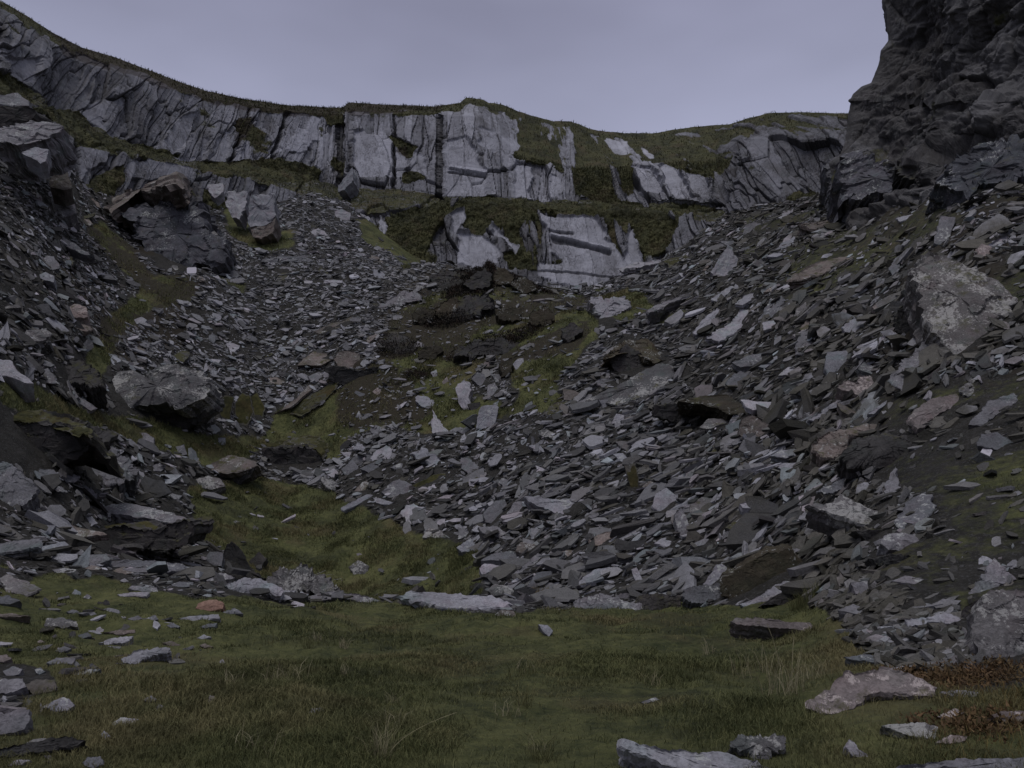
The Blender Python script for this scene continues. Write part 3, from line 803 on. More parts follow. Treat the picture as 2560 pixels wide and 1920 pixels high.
def rock_mesh(outline, n, ext, bulge, seed, layers=4, ragged=0.03, taper=0.88, n_pts=44, nt=5, rough=0.012):
    """A slab: OUTLINE (world points on one plane, normal N) is its upper face; EXT its thickness as a vector."""
    r = np.random.default_rng(seed)
    P = np.asarray(outline, float)
    c = P.mean(0)
    if np.dot(np.cross(P - c, np.roll(P, -1, 0) - c).sum(0), n) < 0:
        P = P[::-1]
    seg = np.linalg.norm(np.roll(P, -1, 0) - P, axis=1)
    per = seg.sum()
    size = math.sqrt(max(per * per / 14, 1e-6)) * 0.9
    ring = []
    for i in range(len(P)):
        k = max(1, int(round(seg[i] / per * n_pts)))
        a, b = P[i], P[(i + 1) % len(P)]
        side = unit(np.cross(b - a, n))
        off = 0.0
        for j in range(k):
            t = j / k
            off = 0.6 * off + r.normal() * ragged * size * 0.5
            w = math.sin(math.pi * t)
            ring.append(a * (1 - t) + b * t + side * off * (0.25 + w))
    E = np.array(ring)
    m = len(E)
    rel = E - c
    rings, faces = [], []
    tiltv = r.normal(size=3) * 0.0
    f3 = 3.0 / max(size, 1e-3)
    for s in np.r_[0.0, np.sqrt(np.linspace(0.08, 0.9, nt - 1))]:
        Q = c + rel * s
        h = bulge * size * (1 - s * s) + 0.028 * size * fbm(Q * f3 * 0.6 + seed * 3.1, 3, seed % 97) + 0.02 * size * np.round(2.2 * vnoise(Q * f3 * 0.5 + seed, 3))[:, None][:, 0]
        rings.append(Q + n * h[:, None])
    rings.append(E + n * (0.012 * size * vnoise(E * f3 + seed, 5))[:, None])
    thv = np.asarray(ext, float)
    th = np.linalg.norm(thv)
    for k in range(1, layers + 1):
        f = (k - 0.35 * r.random()) / layers
        sc = 1 - (1 - taper) * f
        lay = r.normal() * 0.022 + 0.01
        jit = 0.03 * vnoise(E * f3 * 0.8 + k * 7.7 + seed, 11)
        Q = c + rel * (sc + lay * (1 if k < layers else 0) + jit[:, None]) + thv * min(f, 1.0)
        rings.append(Q + 0.05 * th * np.stack([vnoise(E * f3 + 9 + k, 13), vnoise(E * f3 + 19 + k, 14), vnoise(E * f3 + 29 + k, 15)], -1))
    V = np.concatenate(rings, 0)
    nr = len(rings)
    idx = np.arange(nr * m).reshape(nr, m)
    for a in range(nr - 1):
        for j in range(m):
            k = (j + 1) % m
            if a == 0:
                faces.append((idx[0, 0], idx[1, j], idx[1, k]))
            else:
                faces.append((idx[a, j], idx[a + 1, j], idx[a + 1, k], idx[a, k]))
    V = np.r_[V, (c + thv * 1.0)[None]]
    fr = 2.6 / max(size, 1e-3)
    cell = np.floor(V * fr * 1.7 + 0.35 * np.stack([vnoise(V * fr * 2 + s_, 21) for s_ in (1, 5, 9)], -1) + seed)
    blk = _h(cell[:, 0], cell[:, 1], cell[:, 2], seed) - .5
    D_ = np.stack([fbm(V * fr + seed + s_, 4, 23, .6) for s_ in (0, 31, 67)], -1)
    V = V + rough * size * (1.6 * D_ + unit(n) * blk[:, None] * 1.3)
    for j in range(m):
        faces.append((idx[-1, j], len(V) - 1, idx[-1, (j + 1) % m]))
    used = np.ones(len(V), bool); used[idx[0, 1:]] = False
    remap = np.cumsum(used) - 1
    top_n = nt * m
    V = V[used]
    faces = [tuple(int(remap[q]) for q in f) for f in faces]
    return V, faces, m

GZS = blur(GZ, 4)
def R(crop, outline, label, mat="grey", name="slate_slab", cat="slab", tilt=None, az=0.0, th=None, ext=None, bulge=0.0, Y=None, ref=None, lift=0.8, ragged=0.03, group=None, taper=0.88):
    """TILT: degrees the upper face leans from level towards the camera; AZ: degrees it is turned to the camera's right."""
    o = pts(crop, outline)
    cx, cy = o.mean(0)
    w = o.max(0) - o.min(0)
    HAND.append((cx, cy, w[0] / 2, w[1] / 2))
    OUTL.append(o)
    if ref:
        REFS.append((cx, cy, w[0] / 2, w[1] / 2, ref))
    dx, dy, dz = px_dir(o[:, 0], o[:, 1])
    D = np.stack([dx, dy, dz], -1)
    cam_p = np.array([0, 0, EYE])
    if Y is None:
        H = [hit(a, b, GZS) for a, b in o]
        H = [h for h in H if h is not None]
        low = hit(cx, o[:, 1].max(), GZS)
        if low is None: low = H[0]
        Yl = low[1]
        H = [h for h in H if h[1] < Yl * 1.6 + 2] or [low]
        H = np.array(H)
    else:
        H = at(o[:, 0], o[:, 1], Y)
        low = H[o[:, 1].argmax()]
    if tilt is None:
        e = 0.7
        x, y = low[0], low[1]
        gx = (ground_z(x + e, y, GZS) - ground_z(x - e, y, GZS)) / (2 * e)
        gy = (ground_z(x, y + e, GZS) - ground_z(x, y - e, GZS)) / (2 * e)
        n = unit((-gx * 0.7, -max(gy, 0) - 0.28, 1.0))
        mid = px_dir(cx, cy)
        # keep the face open enough to the view
        vd = unit(mid)
        while -np.dot(n, vd) < 0.20:
            n = unit(n + np.array([0, -0.08, 0]))
    else:
        t, a = math.radians(tilt), math.radians(az)
        n = np.array([math.sin(t) * math.sin(a), -math.sin(t) * math.cos(a), math.cos(t)])
    dist = (H - cam_p) @ n
    lo, hi = np.percentile(dist, 30), np.percentile(dist, 92)
    c = lo + (hi - lo) * lift + 0.02
    if Y is not None:
        c = np.dot(low - cam_p, n)
    tt_ = c / (D @ n)
    Wp = cam_p + D * tt_[:, None]
    size = np.linalg.norm(Wp.max(0) - Wp.min(0))
    if th is None:
        th = 0.16 * size
    if ext is None:
        ev = -n * th
        ev = ev + np.array([0, 0.15 * th, -0.25 * th])
    else:
        ev = np.asarray(ext, float)
    seed = (len(HAND) * 131 + 17) % 9973
    V, Fs, m_ = rock_mesh(Wp, n, ev, bulge, seed, ragged=ragged, taper=taper, n_pts=140 if w.max() > 110 and name != 'slate_slab' else 90 if w.max() > 110 else 44 if w.max() > 50 else 28, layers=8 if w.max() > 110 else 4, nt=22 if w.max() > 110 and name != 'slate_slab' else 11 if w.max() > 110 else 6,
                     rough={'rock_outcrop': .040, 'boulder': .026, 'rock_ledge': .03}.get(name, .011))
    base = np.array([V[:, 0].mean(), V[:, 1].mean(), V[:, 2].min()])
    ob = mesh_obj(name, V - base, Fs, MAT[mat], loc=base)
    tag(ob, label, cat, group, "thing")
    if mat == "mossy" and w.max() > 60:            # a cushion of moss on the upper face: a part of its own
        nt_ = 22 if w.max() > 110 and name != 'slate_slab' else 11 if w.max() > 110 else 6
        k_ = 1 + (nt_ - 1) * m_
        T_ = V[:k_] - base
        keep_h = fbm(V[:k_] * (2.2 / max(size, .1)) + seed, 4, 71)
        rim_f = np.ones(k_); rim_f[-m_:] = -1.0
        T_ = T_ + n * (size * (0.028 * keep_h + 0.008 + 0.010 * fbm(V[:k_] * 9, 3, 72)) * 1.0 + np.minimum(rim_f, 0) * .02 * size)[:, None]
        mesh_obj("moss_cushion", T_, [f for f in Fs if max(f) < k_], MAT["moss"], parent=ob, smooth=True)
    return ob

exec_rocks = True
# --- left outcrops below the cliff
R(10, "725,970 840,900 930,900 1100,880 1230,800 1255,830 1255,880 1100,905 940,915 850,960 760,1040", "long grey ledge of rock jutting out with a dark blunt end, above the dark outcrop", "brown", "rock_ledge", "rock ledge", tilt=40, az=-25, ext=(0.1, 1.6, -0.75), Y=50, ref="the jutting rock ledge with the blunt dark end")
R(10, "830,1050 1000,1000 1100,960 1250,960 1380,980 1410,1120 1400,1170 1560,1240 1560,1370 1500,1420 1380,1400 1290,1440 1120,1450 980,1330 960,1200 860,1100", "large dark blocky rock outcrop rising directly behind the small white sign", "fractured", "rock_outcrop", "rock outcrop", tilt=72, az=10, ext=(0.3, 4.5, -0.9), bulge=0.05, Y=50.3, ragged=0.06, ref="the dark outcrop behind the sign")
R(10, "820,1070 900,1020 1010,980 1060,1050 1050,1130 1060,1180 1010,1210 940,1200 870,1120", "pale weathered face on the dark outcrop under the jutting ledge", "grey", "rock_outcrop", "rock face", tilt=60, az=-15, th=1.2, Y=51, ragged=0.05)
R(10, "1390,1230 1480,1180 1560,1270 1570,1380 1500,1420 1400,1400", "rounded dark grey boulder against the outcrop, up from the white sign", "lichen", "boulder", "boulder", tilt=62, az=20, th=1.4, bulge=.15, Y=51.5)
R(10, "1730,940 1800,920 1895,925 1910,1080 1840,1140 1730,1160 1715,1120", "pale square-cut block of bedrock standing out of the grass bank", "pale", "rock_outcrop", "rock outcrop", tilt=76, az=4, ext=(0, 2.2, -0.5), Y=59, ref="the pale square-cut block of bedrock")
R(10, "1730,1160 1840,1140 1905,1090 1890,1200 1800,1240 1750,1220", "brownish lower step of the pale square-cut bedrock block", "brown", "rock_outcrop", "rock outcrop", tilt=80, az=5, ext=(0, 2.2, -0.3), Y=58.6)
R(10, "1560,1000 1580,900 1650,910 1715,900 1700,1000 1660,1110 1600,1090", "pale cracked bedrock face beside the square-cut block, moss around it", "pale", "rock_outcrop", "rock outcrop", tilt=68, az=-8, th=1.0, Y=60, ragged=.06)
R(10, "1440,860 1540,850 1540,910 1480,950 1450,920", "small pale rock knob on the grass bank above the cracked bedrock face", "pale", "rock_outcrop", "rock outcrop", tilt=60, th=.7, Y=62, ragged=.06)
R(2, "110,770 180,690 200,660 205,740 150,800 110,810", "pale leaning block at the foot of the vertical cliff corner", "pale", "boulder", "boulder", tilt=72, az=-25, th=1.4, Y=80, ref="the pale block at the foot of the cliff corner")
R(2, "90,930 130,915 190,940 180,985 95,985", "small square pale block in the high scree chute under the cliff", "pale", "boulder", "boulder", tilt=70, az=10, th=.9, ref="the small square block in the high scree chute")
R(10, "-60,315 180,320 240,350 230,400 110,450 -60,470", "dark shadowed block high up at the picture's edge under the cliff end", "dark", "boulder", "boulder", tilt=97, az=20, ext=(0, 3, .3), Y=40)
R(10, "-60,250 120,230 190,280 200,318 -60,318", "pale blocky rock on top of the dark shadowed block near the cliff end", "grey", "boulder", "boulder", tilt=45, az=20, ext=(0, 2, -.8), Y=41)
R(10, "-60,480 180,440 330,420 420,440 420,500 330,540 260,560 -60,590", "long sloping grey rib of rock above the deep shadow", "grey", "rock_outcrop", "rock rib", tilt=45, az=12, ext=(0, 2, -1.2), Y=37, ragged=.05)
R(10, "150,640 240,600 340,620 320,700 280,715", "pale triangular rock peeping out beside the deep shadow", "pale", "boulder", "boulder", tilt=60, az=15, th=.8, Y=37)
R(10, "345,830 400,730 460,760 500,880 440,900 350,880", "smooth pale wedge of rock half buried in the bank", "brown", "boulder", "boulder", tilt=58, az=18, th=.9, Y=42)
R(10, "340,960 430,940 520,1000 530,1060 430,1090 350,1040", "bluish grey lump of rock lower down the bank from the pale wedge", "grey", "boulder", "boulder", tilt=55, az=10, th=.9, bulge=.1)
R(10, "620,945 680,985 700,1025 650,1000", "narrow reddish slab leaning on the bank beside the jutting ledge", "brown", "slate_slab", "slab", tilt=55, th=.3)
R(10, "360,1195 430,1220 540,1280 650,1360 600,1350 480,1300 400,1260", "thin grey rib of rock poking out of the bank scree", "grey", "slate_slab", "slab", tilt=45, th=.4)
# --- the deep shadowed hollow block and its neighbours
R(4, "-80,1060 60,1060 250,1050 500,1105 575,1180 560,1235 420,1140 200,1120 -80,1130", "huge overhanging mossy block with a black hollow beneath it", "mossy", "boulder", "boulder", tilt=28, az=10, ext=(0.1, 1.9, -1.0), ref="the huge overhanging block with the black hollow", lift=.8)
R(4, "-80,1130 200,1122 420,1142 555,1225 480,1340 350,1380 200,1385 -80,1380", "black piece painting the shade in the hollow under the huge overhanging block", "dark", "boulder", "boulder", tilt=100, az=5, ext=(0, 1.8, 0.2), lift=.55)  # back of the hollow, its shade put in as dark colour
R(4, "480,1340 560,1250 640,1235 700,1280 800,1350 850,1440 760,1500 650,1515 540,1440", "jagged grey boulder beside the black hollow", "grey", "boulder", "boulder", tilt=55, az=22, th=.8, ragged=.09, ref="the jagged boulder beside the black hollow")
R(4, "765,1430 790,1385 830,1440 850,1520 800,1530 770,1490", "upright thin triangular slab propped on the jagged boulder", "grey", "slate_slab", "slab", tilt=70, az=10, th=.12)
R(4, "-60,1350 60,1370 150,1440 230,1530 160,1620 60,1650 -60,1620", "big smooth grey boulder below the black hollow at the slope's foot", "grey", "boulder", "boulder", tilt=50, az=15, th=.9, bulge=.08, ref="the smooth grey boulder below the black hollow")
R(4, "200,1400 330,1410 360,1440 280,1470 210,1440", "flat grey stone lying against the smooth boulder under the hollow", "grey", "slate_slab", "slab", th=.2)
R(4, "-60,725 60,740 110,800 210,885 150,880 40,840 -60,820", "smooth pale tongue of rock on the mossy slope above the overhanging block", "pale", "boulder", "boulder", tilt=45, az=20, th=.6, bulge=.05, ref="the pale tongue of rock on the mossy slope")
R(4, "450,950 520,980 600,1035 560,1050 480,1000", "long pale slab pointing down the bank towards the black hollow", "grey", "slate_slab", "slab", th=.25)
R(4, "440,720 520,740 600,800 640,880 580,910 470,880 380,870 360,800", "dark broken rock on the bank above the lichen-specked boulder", "dark", "boulder", "boulder", tilt=50, az=15, th=.9, ragged=.08)
R(4, "215,225 280,195 335,225 330,260 270,245", "pale angular stone high on the scree bank, nearest the picture's edge", "pale", "stone", "stone", tilt=50, th=.4)
R(4, "400,420 460,390 530,410 540,470 470,480 410,460", "lumpy grey boulder with a pinkish top in the upper bank scree", "pink", "boulder", "boulder", tilt=50, th=.5, bulge=.1)
# --- centre left: lichen boulder, twin slabs, overhangs
R(4, "680,870 720,815 800,795 850,820 830,880 960,790 1080,750 1180,790 1260,850 1290,920 1250,980 1180,1010 1100,1035 960,1010 830,1020 760,1065 700,1030", "large rounded dark boulder with a few white lichen spots, overhanging a black gap", "lichen", "boulder", "boulder", tilt=52, az=8, ext=(0, 2.4, -0.5), bulge=.10, ref="the large boulder with white lichen spots", lift=.9)
R(4, "800,1035 960,1015 1100,1040 1200,1005 1260,1040 1240,1110 1150,1160 1000,1140 850,1100", "black piece painting the shade in the gap under the lichen-spotted boulder", "dark", "boulder", "boulder", tilt=100, ext=(0, 1.5, .2), lift=.55)  # added piece, shade of the gap painted in dark colour
R(4, "1230,1130 1250,1075 1300,1020 1325,1030 1310,1080 1265,1140", "pale upright slab standing at the end of the black gap", "pale", "slate_slab", "slab", tilt=72, az=-10, th=.15, ref="the pale upright slab by the black gap")
R(4, "1310,1040 1380,950 1440,960 1420,1060 1410,1140 1350,1090", "first of the dark plates leaning together beside the lichen boulder", "mossy", "slate_slab", "slab", tilt=68, az=15, th=.2)
R(4, "1440,1010 1490,940 1540,960 1560,1060 1520,1150 1450,1130", "broad middle plate of the dark slabs leaning together", "mossy", "slate_slab", "slab", tilt=68, az=20, th=.2)
R(4, "1540,960 1580,930 1630,1030 1610,1110 1560,1090", "narrow outer plate of the dark slabs leaning together", "mossy", "slate_slab", "slab", tilt=66, az=25, th=.2)
R(4, "1670,1075 1790,1000 1895,895 1925,890 1915,920 1790,1025", "thin upper slab of the two long tilted slabs, moss behind", "brown", "slate_slab", "slab", tilt=42, az=-30, th=.10, lift=1.0, ref="the two long tilted slabs")
R(4, "1745,1055 1860,975 2030,875 2085,860 2060,920 1960,1010 1850,1085", "thick lower slab of the two long tilted slabs, dark beneath", "mossy", "slate_slab", "slab", tilt=48, az=-25, ext=(0.1, .9, -.5), lift=.9)
R(4, "1825,770 1930,685 2050,700 2060,730 1970,770", "brown flat-topped slab jutting over a dark gap beside the square block", "brown", "slate_slab", "slab", tilt=35, az=-15, ext=(0, 1.4, -.45), lift=.9)
R(5, "85,610 110,570 170,555 240,575 255,640 180,680 110,655", "square brown block held up over dark shadow, white chip on it", "brown", "boulder", "boulder", tilt=68, az=10, ext=(0, 1.6, -.4), lift=.9, ref="the square brown block over dark shadow")
R(5, "20,660 110,650 240,685 350,660 330,760 200,790 60,740", "black piece painting the shade below the square brown block", "dark", "boulder", "boulder", tilt=98, ext=(0, 1.4, .2), lift=.55)  # shade beneath the block, painted as a dark piece
R(4, "1890,840 1960,808 2005,828 1980,860 1920,878", "light stone sitting above the two long tilted slabs", "grey", "stone", "stone", tilt=45, th=.3, bulge=.08)
R(4, "1640,850 1700,842 1752,870 1720,890 1665,880", "light brown flat stone on the scree edge above the tilted slabs", "brown", "stone", "stone", tilt=40, th=.2)
R(4, "1440,840 1482,832 1490,865 1475,895", "small bright white triangular stone on the scree edge", "pale", "stone", "stone", tilt=62, th=.15)
R(4, "820,490 870,472 905,492 880,520 835,515", "pale yellowish stone among the middle scree below the sign", "pale", "stone", "stone", tilt=55, th=.35)
R(4, "1235,1400 1330,1360 1420,1318 1530,1345 1570,1358 1585,1388 1470,1430 1400,1440", "tan slab jutting out over the turf with a dark underside", "brown", "slate_slab", "slab", tilt=34, az=6, ext=(0.1, .8, -.4), lift=1.0, ref="the tan slab jutting over the turf")
R(4, "1330,1440 1420,1438 1560,1400 1540,1460 1440,1530 1360,1500", "dark piece painting the shade under the tan slab jutting over the turf", "dark", "boulder", "boulder", tilt=95, ext=(0, .7, .05), lift=.55)  # dark filler that paints the slab's underside shade
R(4, "1190,1475 1270,1448 1350,1465 1385,1510 1290,1535 1200,1515", "low pale lichen-speckled stone in front of the tan slab", "lichen", "boulder", "boulder", tilt=50, th=.35, bulge=.1)
R(4, "1590,1260 1720,1230 1890,1195 1990,1215 2025,1290 1990,1350 1900,1290 1760,1275 1650,1290", "mossy cap of the dark hollowed boulder at the edge of the turf", "mossy", "boulder", "boulder", tilt=30, az=0, ext=(0, 1.3, -.5), bulge=.06, lift=1.0, ref="the dark hollowed boulder at the turf edge")
R(4, "1610,1285 1760,1270 1910,1285 1990,1345 1960,1390 1880,1425 1760,1420 1660,1370", "black piece painting the shaded hollow under the mossy cap", "dark", "boulder", "boulder", tilt=97, ext=(0, 1.1, .1), lift=.55, ragged=.05)  # hollow's shade painted by a dark piece below the cap
R(4, "840,1185 900,1185 950,1215 940,1260 880,1245", "pale angular stone on the moss below the black gap", "grey", "stone", "stone", tilt=50, th=.2)
R(4, "1340,1215 1385,1215 1380,1260 1345,1255", "small pale round stone on the moss between the hollow boulders", "pale", "stone", "stone", tilt=55, th=.15)
R(4, "1080,1270 1130,1255 1150,1320 1100,1325", "small grey stone standing in moss above the tan slab", "grey", "stone", "stone", tilt=60, th=.15)
R(4, "920,1390 1000,1365 1040,1375 990,1420 930,1420", "flat blue-grey slab low beside the tan slab", "grey", "slate_slab", "slab", th=.15)
R(4, "1040,1420 1070,1385 1110,1450 1080,1480", "narrow upright stone between the blue-grey slab and the tan slab", "grey", "stone", "stone", tilt=66, th=.12)
R(4, "1010,1580 1060,1555 1120,1570 1090,1600", "small isolated stone on the turf in front of the speckled stone", "grey", "stone", "stone", tilt=45, th=.12)
# --- long stones lying on the middle scree
R(4, "1860,250 1960,243 2105,246 2100,262 1960,268 1870,266", "very long pale straight slab lying level on the middle scree", "pale", "slate_slab", "slab", th=.2, ref="the very long level slab on the middle scree")
R(4, "1645,180 1740,163 1825,178 1800,205 1680,205", "dark-edged flat slab on the scree near the sign", "grey", "slate_slab", "slab", th=.3)
R(4, "1510,150 1620,115 1740,95 1880,100 1930,135 1800,130 1640,140", "broad low ledge of grey rock at the upper end of the middle scree", "grey", "rock_ledge", "rock ledge", tilt=30, th=.5, ragged=.06, ref="the broad low ledge above the middle scree")
R(4, "1360,235 1440,238 1510,255 1460,266 1390,256", "thin level slab just beside the foot of the sign", "grey", "slate_slab", "slab", th=.15)
R(4, "1300,225 1340,215 1355,245 1325,258", "small pale stone next to the foot of the sign", "pale", "stone", "stone", tilt=50, th=.2)
# --- central mound
R(5, "340,300 440,230 520,185 600,200 645,250 560,260 420,290 360,310", "lumpy pale rock with a dark underside on the mound's shoulder", "grey", "boulder", "boulder", tilt=45, ext=(0, 1.5, -.6), ragged=.06, lift=.9, ref="the lumpy rock on the mound's shoulder")
R(5, "680,410 760,320 900,220 1020,200 1065,235 1060,275 940,350 820,420 740,440", "dark blocky rock crowning the mound just below its top", "dark", "boulder", "boulder", tilt=62, az=-20, th=1.4, ragged=.09, ref="the dark blocky rock below the mound's top")
R(5, "680,90 800,70 940,90 960,140 820,170 700,150", "dark flat ledge at the side of the mound's top", "dark", "rock_ledge", "rock ledge", tilt=60, th=1.2, ragged=.08)
R(5, "830,560 900,520 960,490 1100,480 1240,510 1270,550 1100,580 960,585 860,580", "low dark stepped rock across the middle of the mound", "dark", "boulder", "boulder", tilt=66, th=1.0, ragged=.1, ref="the low dark stepped rock on the mound")
R(5, "360,490 440,450 540,470 590,540 540,600 440,610", "dark boulder sunk in moss beside the square brown block", "dark", "boulder", "boulder", tilt=60, th=1.0, bulge=.1)
R(5, "-40,440 70,390 190,350 205,385 100,425 0,455", "grey slab lying along the scree edge of the mound", "brown", "slate_slab", "slab", tilt=38, az=-20, th=.3)
R(5, "215,535 300,470 355,455 330,490 240,550", "thin pale splinter leaning up from the square brown block", "brown", "slate_slab", "slab", tilt=50, th=.1)
R(5, "1000,665 1010,625 1045,625 1035,680", "upright reddish stone at the top of the jumble on the mound", "pink", "stone", "stone", tilt=70, th=.2)
R(5, "1185,640 1210,610 1250,600 1252,640 1205,680", "leaning pale slab alone on the moss below the stepped rock", "pale", "slate_slab", "slab", tilt=60, th=.12)
R(5, "930,730 970,690 1010,700 1030,760 980,775", "grey stone in the jumble on the mound, above the pale upright slab", "grey", "stone", "stone", tilt=55, th=.25)
R(5, "1030,770 1075,755 1100,800 1075,850 1025,830", "chunky stone on the far side of the jumble on the mound", "grey", "stone", "stone", tilt=58, th=.25)
R(5, "1060,715 1100,700 1130,745 1080,750", "small flat stone capping the jumble on the mound", "grey", "stone", "stone", tilt=45, th=.15)
R(5, "830,785 885,735 925,765 915,850 945,965 890,935 850,870", "tall pale slab standing on edge in the moss", "pale", "slate_slab", "slab", tilt=64, az=-18, th=.3, ragged=.05, ref="the tall pale slab standing on edge")
R(5, "975,935 995,900 1080,890 1100,905 1085,985 1070,1035 960,1035", "square pale slab standing upright against the jumble", "pale", "slate_slab", "slab", tilt=66, az=5, th=.25, ref="the square pale upright slab")
R(5, "905,885 985,870 985,905 950,965", "dark wedge between the two pale standing slabs", "dark", "stone", "stone", tilt=80, th=.3, lift=.55)
R(5, "1060,885 1100,860 1120,855 1090,895", "little slab propped beside the square pale upright slab", "grey", "stone", "stone", tilt=50, th=.1)
R(5, "585,865 600,832 660,840 712,880 700,902 640,905", "bright angular slab lying on the moss, black gap under its upper edge", "pale", "slate_slab", "slab", tilt=45, th=.2, ragged=.06, ref="the bright angular slab on the moss")
R(5, "575,700 640,695 650,720 580,728", "small pale flat stone under the mound's mossy brow", "grey", "stone", "stone", tilt=40, th=.15)
R(5, "680,690 715,672 725,710 700,730", "small round pale stone on the mossy brow", "pale", "stone", "stone", tilt=58, th=.15)
R(5, "750,750 780,715 795,760 765,775", "pinkish pointed stone on the moss near the tall standing slab", "pink", "stone", "stone", tilt=60, th=.15)
R(5, "320,810 350,785 385,810 350,830", "pinkish stone lowest on the moss slope", "pink", "stone", "stone", tilt=50, th=.15)
R(5, "390,825 470,825 475,845 410,840", "flat brown stone beside the pinkish ones on the moss slope", "brown", "stone", "stone", th=.1)
R(5, "215,965 240,925 262,975", "tiny white triangular stone alone on the moss", "pale", "stone", "stone", tilt=66, th=.08)
R(5, "840,1050 915,1018 935,1030 885,1072", "grey slab at the top edge of the lower scree below the standing slabs", "grey", "slate_slab", "slab", tilt=45, th=.2)
R(5, "1220,940 1245,932 1262,962 1240,968", "small light stone on the moss beside the lower scree", "pale", "stone", "stone", tilt=50, th=.08)
R(5, "1640,245 1720,222 1730,290 1745,245 1870,218 1915,285 1820,360 1790,440 1725,400 1690,310", "pale cracked bedrock rib showing through the moss under the big pale cliff face", "pale", "rock_outcrop", "rock outcrop", tilt=60, th=.9, ragged=.05, ref="the pale cracked bedrock rib")
for o_, l_ in (
    ("880,150 960,75 1010,45 1060,95 1050,150 960,180", "dark crag-like rock on the mound's crest next to the small heather bush"),
    ("1060,120 1090,40 1130,50 1190,105 1170,150 1080,155", "dark rock on the mound's crest in front of the big pale cliff slab"),
    ("1170,150 1230,105 1300,130 1340,185 1250,205", "low dark rock where the mound's crest drops towards the pale bedrock rib"),
    ("700,300 800,230 880,260 830,340 730,360", "dark broken rock on the mound between the lumpy rock and the blocky rock"),
    ("1080,330 1160,270 1240,300 1230,370 1130,380", "dark rock set in the moss straight below the mound's crest"),
    ("560,330 640,290 700,330 640,390 580,380", "small dark rock under the lumpy rock on the mound's shoulder"),
    ("1290,330 1380,280 1440,330 1400,400 1310,400", "dark rock on the mound's flank beside the pale bedrock rib"),
    ("1480,420 1560,380 1620,430 1560,490 1490,480", "dark rock in the fine scree just under the pale bedrock rib"),
    ("600,560 700,520 760,560 690,620 610,610", "dark hummock of rock above the bright angular slab on the moss"),
    ("1100,640 1180,600 1180,690 1110,720", "dark jagged stone beyond the jumble on the mound")):
    R(5, o_, l_, "dark" if len(l_) % 2 else "peaty", "boulder", "boulder", tilt=72, th=1.4, ragged=.1, lift=1.35)
for o_, l_, y_, m_ in (
    ("1000,1000 1050,970 1090,1050 1110,1190 1060,1260 1020,1180", "grey rock rib at the very corner where the dark crag meets the cliff", 45, "grey"),
    ("1110,940 1390,985 1600,1060 1520,1180 1300,1190 1080,1250 1060,1100", "broad dull rock ledge stepping out from the foot of the dark crag", 39.5, "fractured"),
    ("1480,960 1720,1000 1900,1090 1760,1180 1560,1150 1420,1040", "dark ledge higher on the foot of the crag, above the scree", 34, "dark"),
    ("1720,1030 1950,900 2300,820 2300,1080 2000,1130 1780,1180", "big fractured ledge of the crag's foot at the outer edge of the view", 28.5, "fractured")):
    R(3, o_, l_, m_, "rock_outcrop", "rock outcrop", tilt=58, az=-35, ext=(.5, 3.0, -1.5), Y=y_, ragged=.09)
# --- lower scree
R(5, "565,1180 620,1150 665,1165 680,1190 740,1215 765,1285 690,1275 610,1235", "jagged pale slab at the top of the lower scree near the turf", "pale", "slate_slab", "slab", tilt=50, th=.35, ragged=.08, ref="the jagged pale slab at the top of the lower scree")
R(5, "130,1285 200,1225 245,1290 170,1345", "blue-grey pointed slab at the outer end of the lower scree", "grey", "slate_slab", "slab", tilt=50, th=.2, ref="the pointed slab at the scree's outer end")
R(5, "245,1280 320,1248 385,1275 310,1312", "flat diamond-shaped slab beside the pointed one at the scree's outer end", "grey", "slate_slab", "slab", tilt=40, th=.2)
R(5, "430,1275 500,1248 560,1278 490,1295", "thin blue slab with a dark edge, under the jagged pale slab", "grey", "slate_slab", "slab", th=.15)
R(5, "375,1425 440,1370 490,1345 565,1380 545,1430 445,1475", "chunky purple-grey block at the turf edge of the lower scree", "grey", "boulder", "boulder", tilt=55, th=.5, ref="the chunky block at the turf edge")
R(5, "210,1420 260,1365 310,1350 270,1430", "leaning slab between the chunky block and the turf", "brown", "slate_slab", "slab", tilt=50, th=.2)
R(5, "565,1385 700,1320 770,1308 770,1330 610,1405", "long narrow mossy beam of slate bridging the lower scree", "mossy", "slate_slab", "slab", tilt=40, th=.2)
R(5, "128,1522 290,1440 325,1442 290,1478 145,1540", "long pale plank of slate lying on the turf", "pale", "slate_slab", "slab", tilt=25, th=.12, ref="the long pale plank on the turf", lift=.8)
R(5, "328,1462 390,1470 505,1510 430,1503 345,1492", "pointed pale slab beside the plank on the turf", "pale", "slate_slab", "slab", th=.1)
R(5, "358,1588 372,1555 402,1545 385,1592", "small grey stone alone on the turf below the plank", "grey", "stone", "stone", tilt=60, th=.1)
R(5, "1248,1452 1420,1466 1625,1472 1640,1500 1560,1568 1450,1556 1335,1512", "large pale wedge-shaped slab in the middle of the lower scree", "pale", "slate_slab", "slab", tilt=50, az=0, th=.35, ref="the large pale wedge slab", lift=.8)
R(5, "1000,1560 1075,1480 1140,1468 1155,1555 1060,1622 1010,1610", "grey slab split from its neighbour by a dark crack, lower scree", "grey", "slate_slab", "slab", tilt=48, th=.3)
R(5, "1145,1560 1190,1490 1262,1478 1285,1508 1190,1605 1140,1600", "grey angular slab touching the tip of the large pale wedge slab", "grey", "slate_slab", "slab", tilt=50, th=.3)
R(5, "1868,1262 1930,1248 1958,1340 1945,1475 1905,1390", "tall mossy slab standing upright in the scree like a leaning plank", "mossy", "slate_slab", "slab", tilt=68, az=-8, th=.2, ref="the tall mossy upright slab")
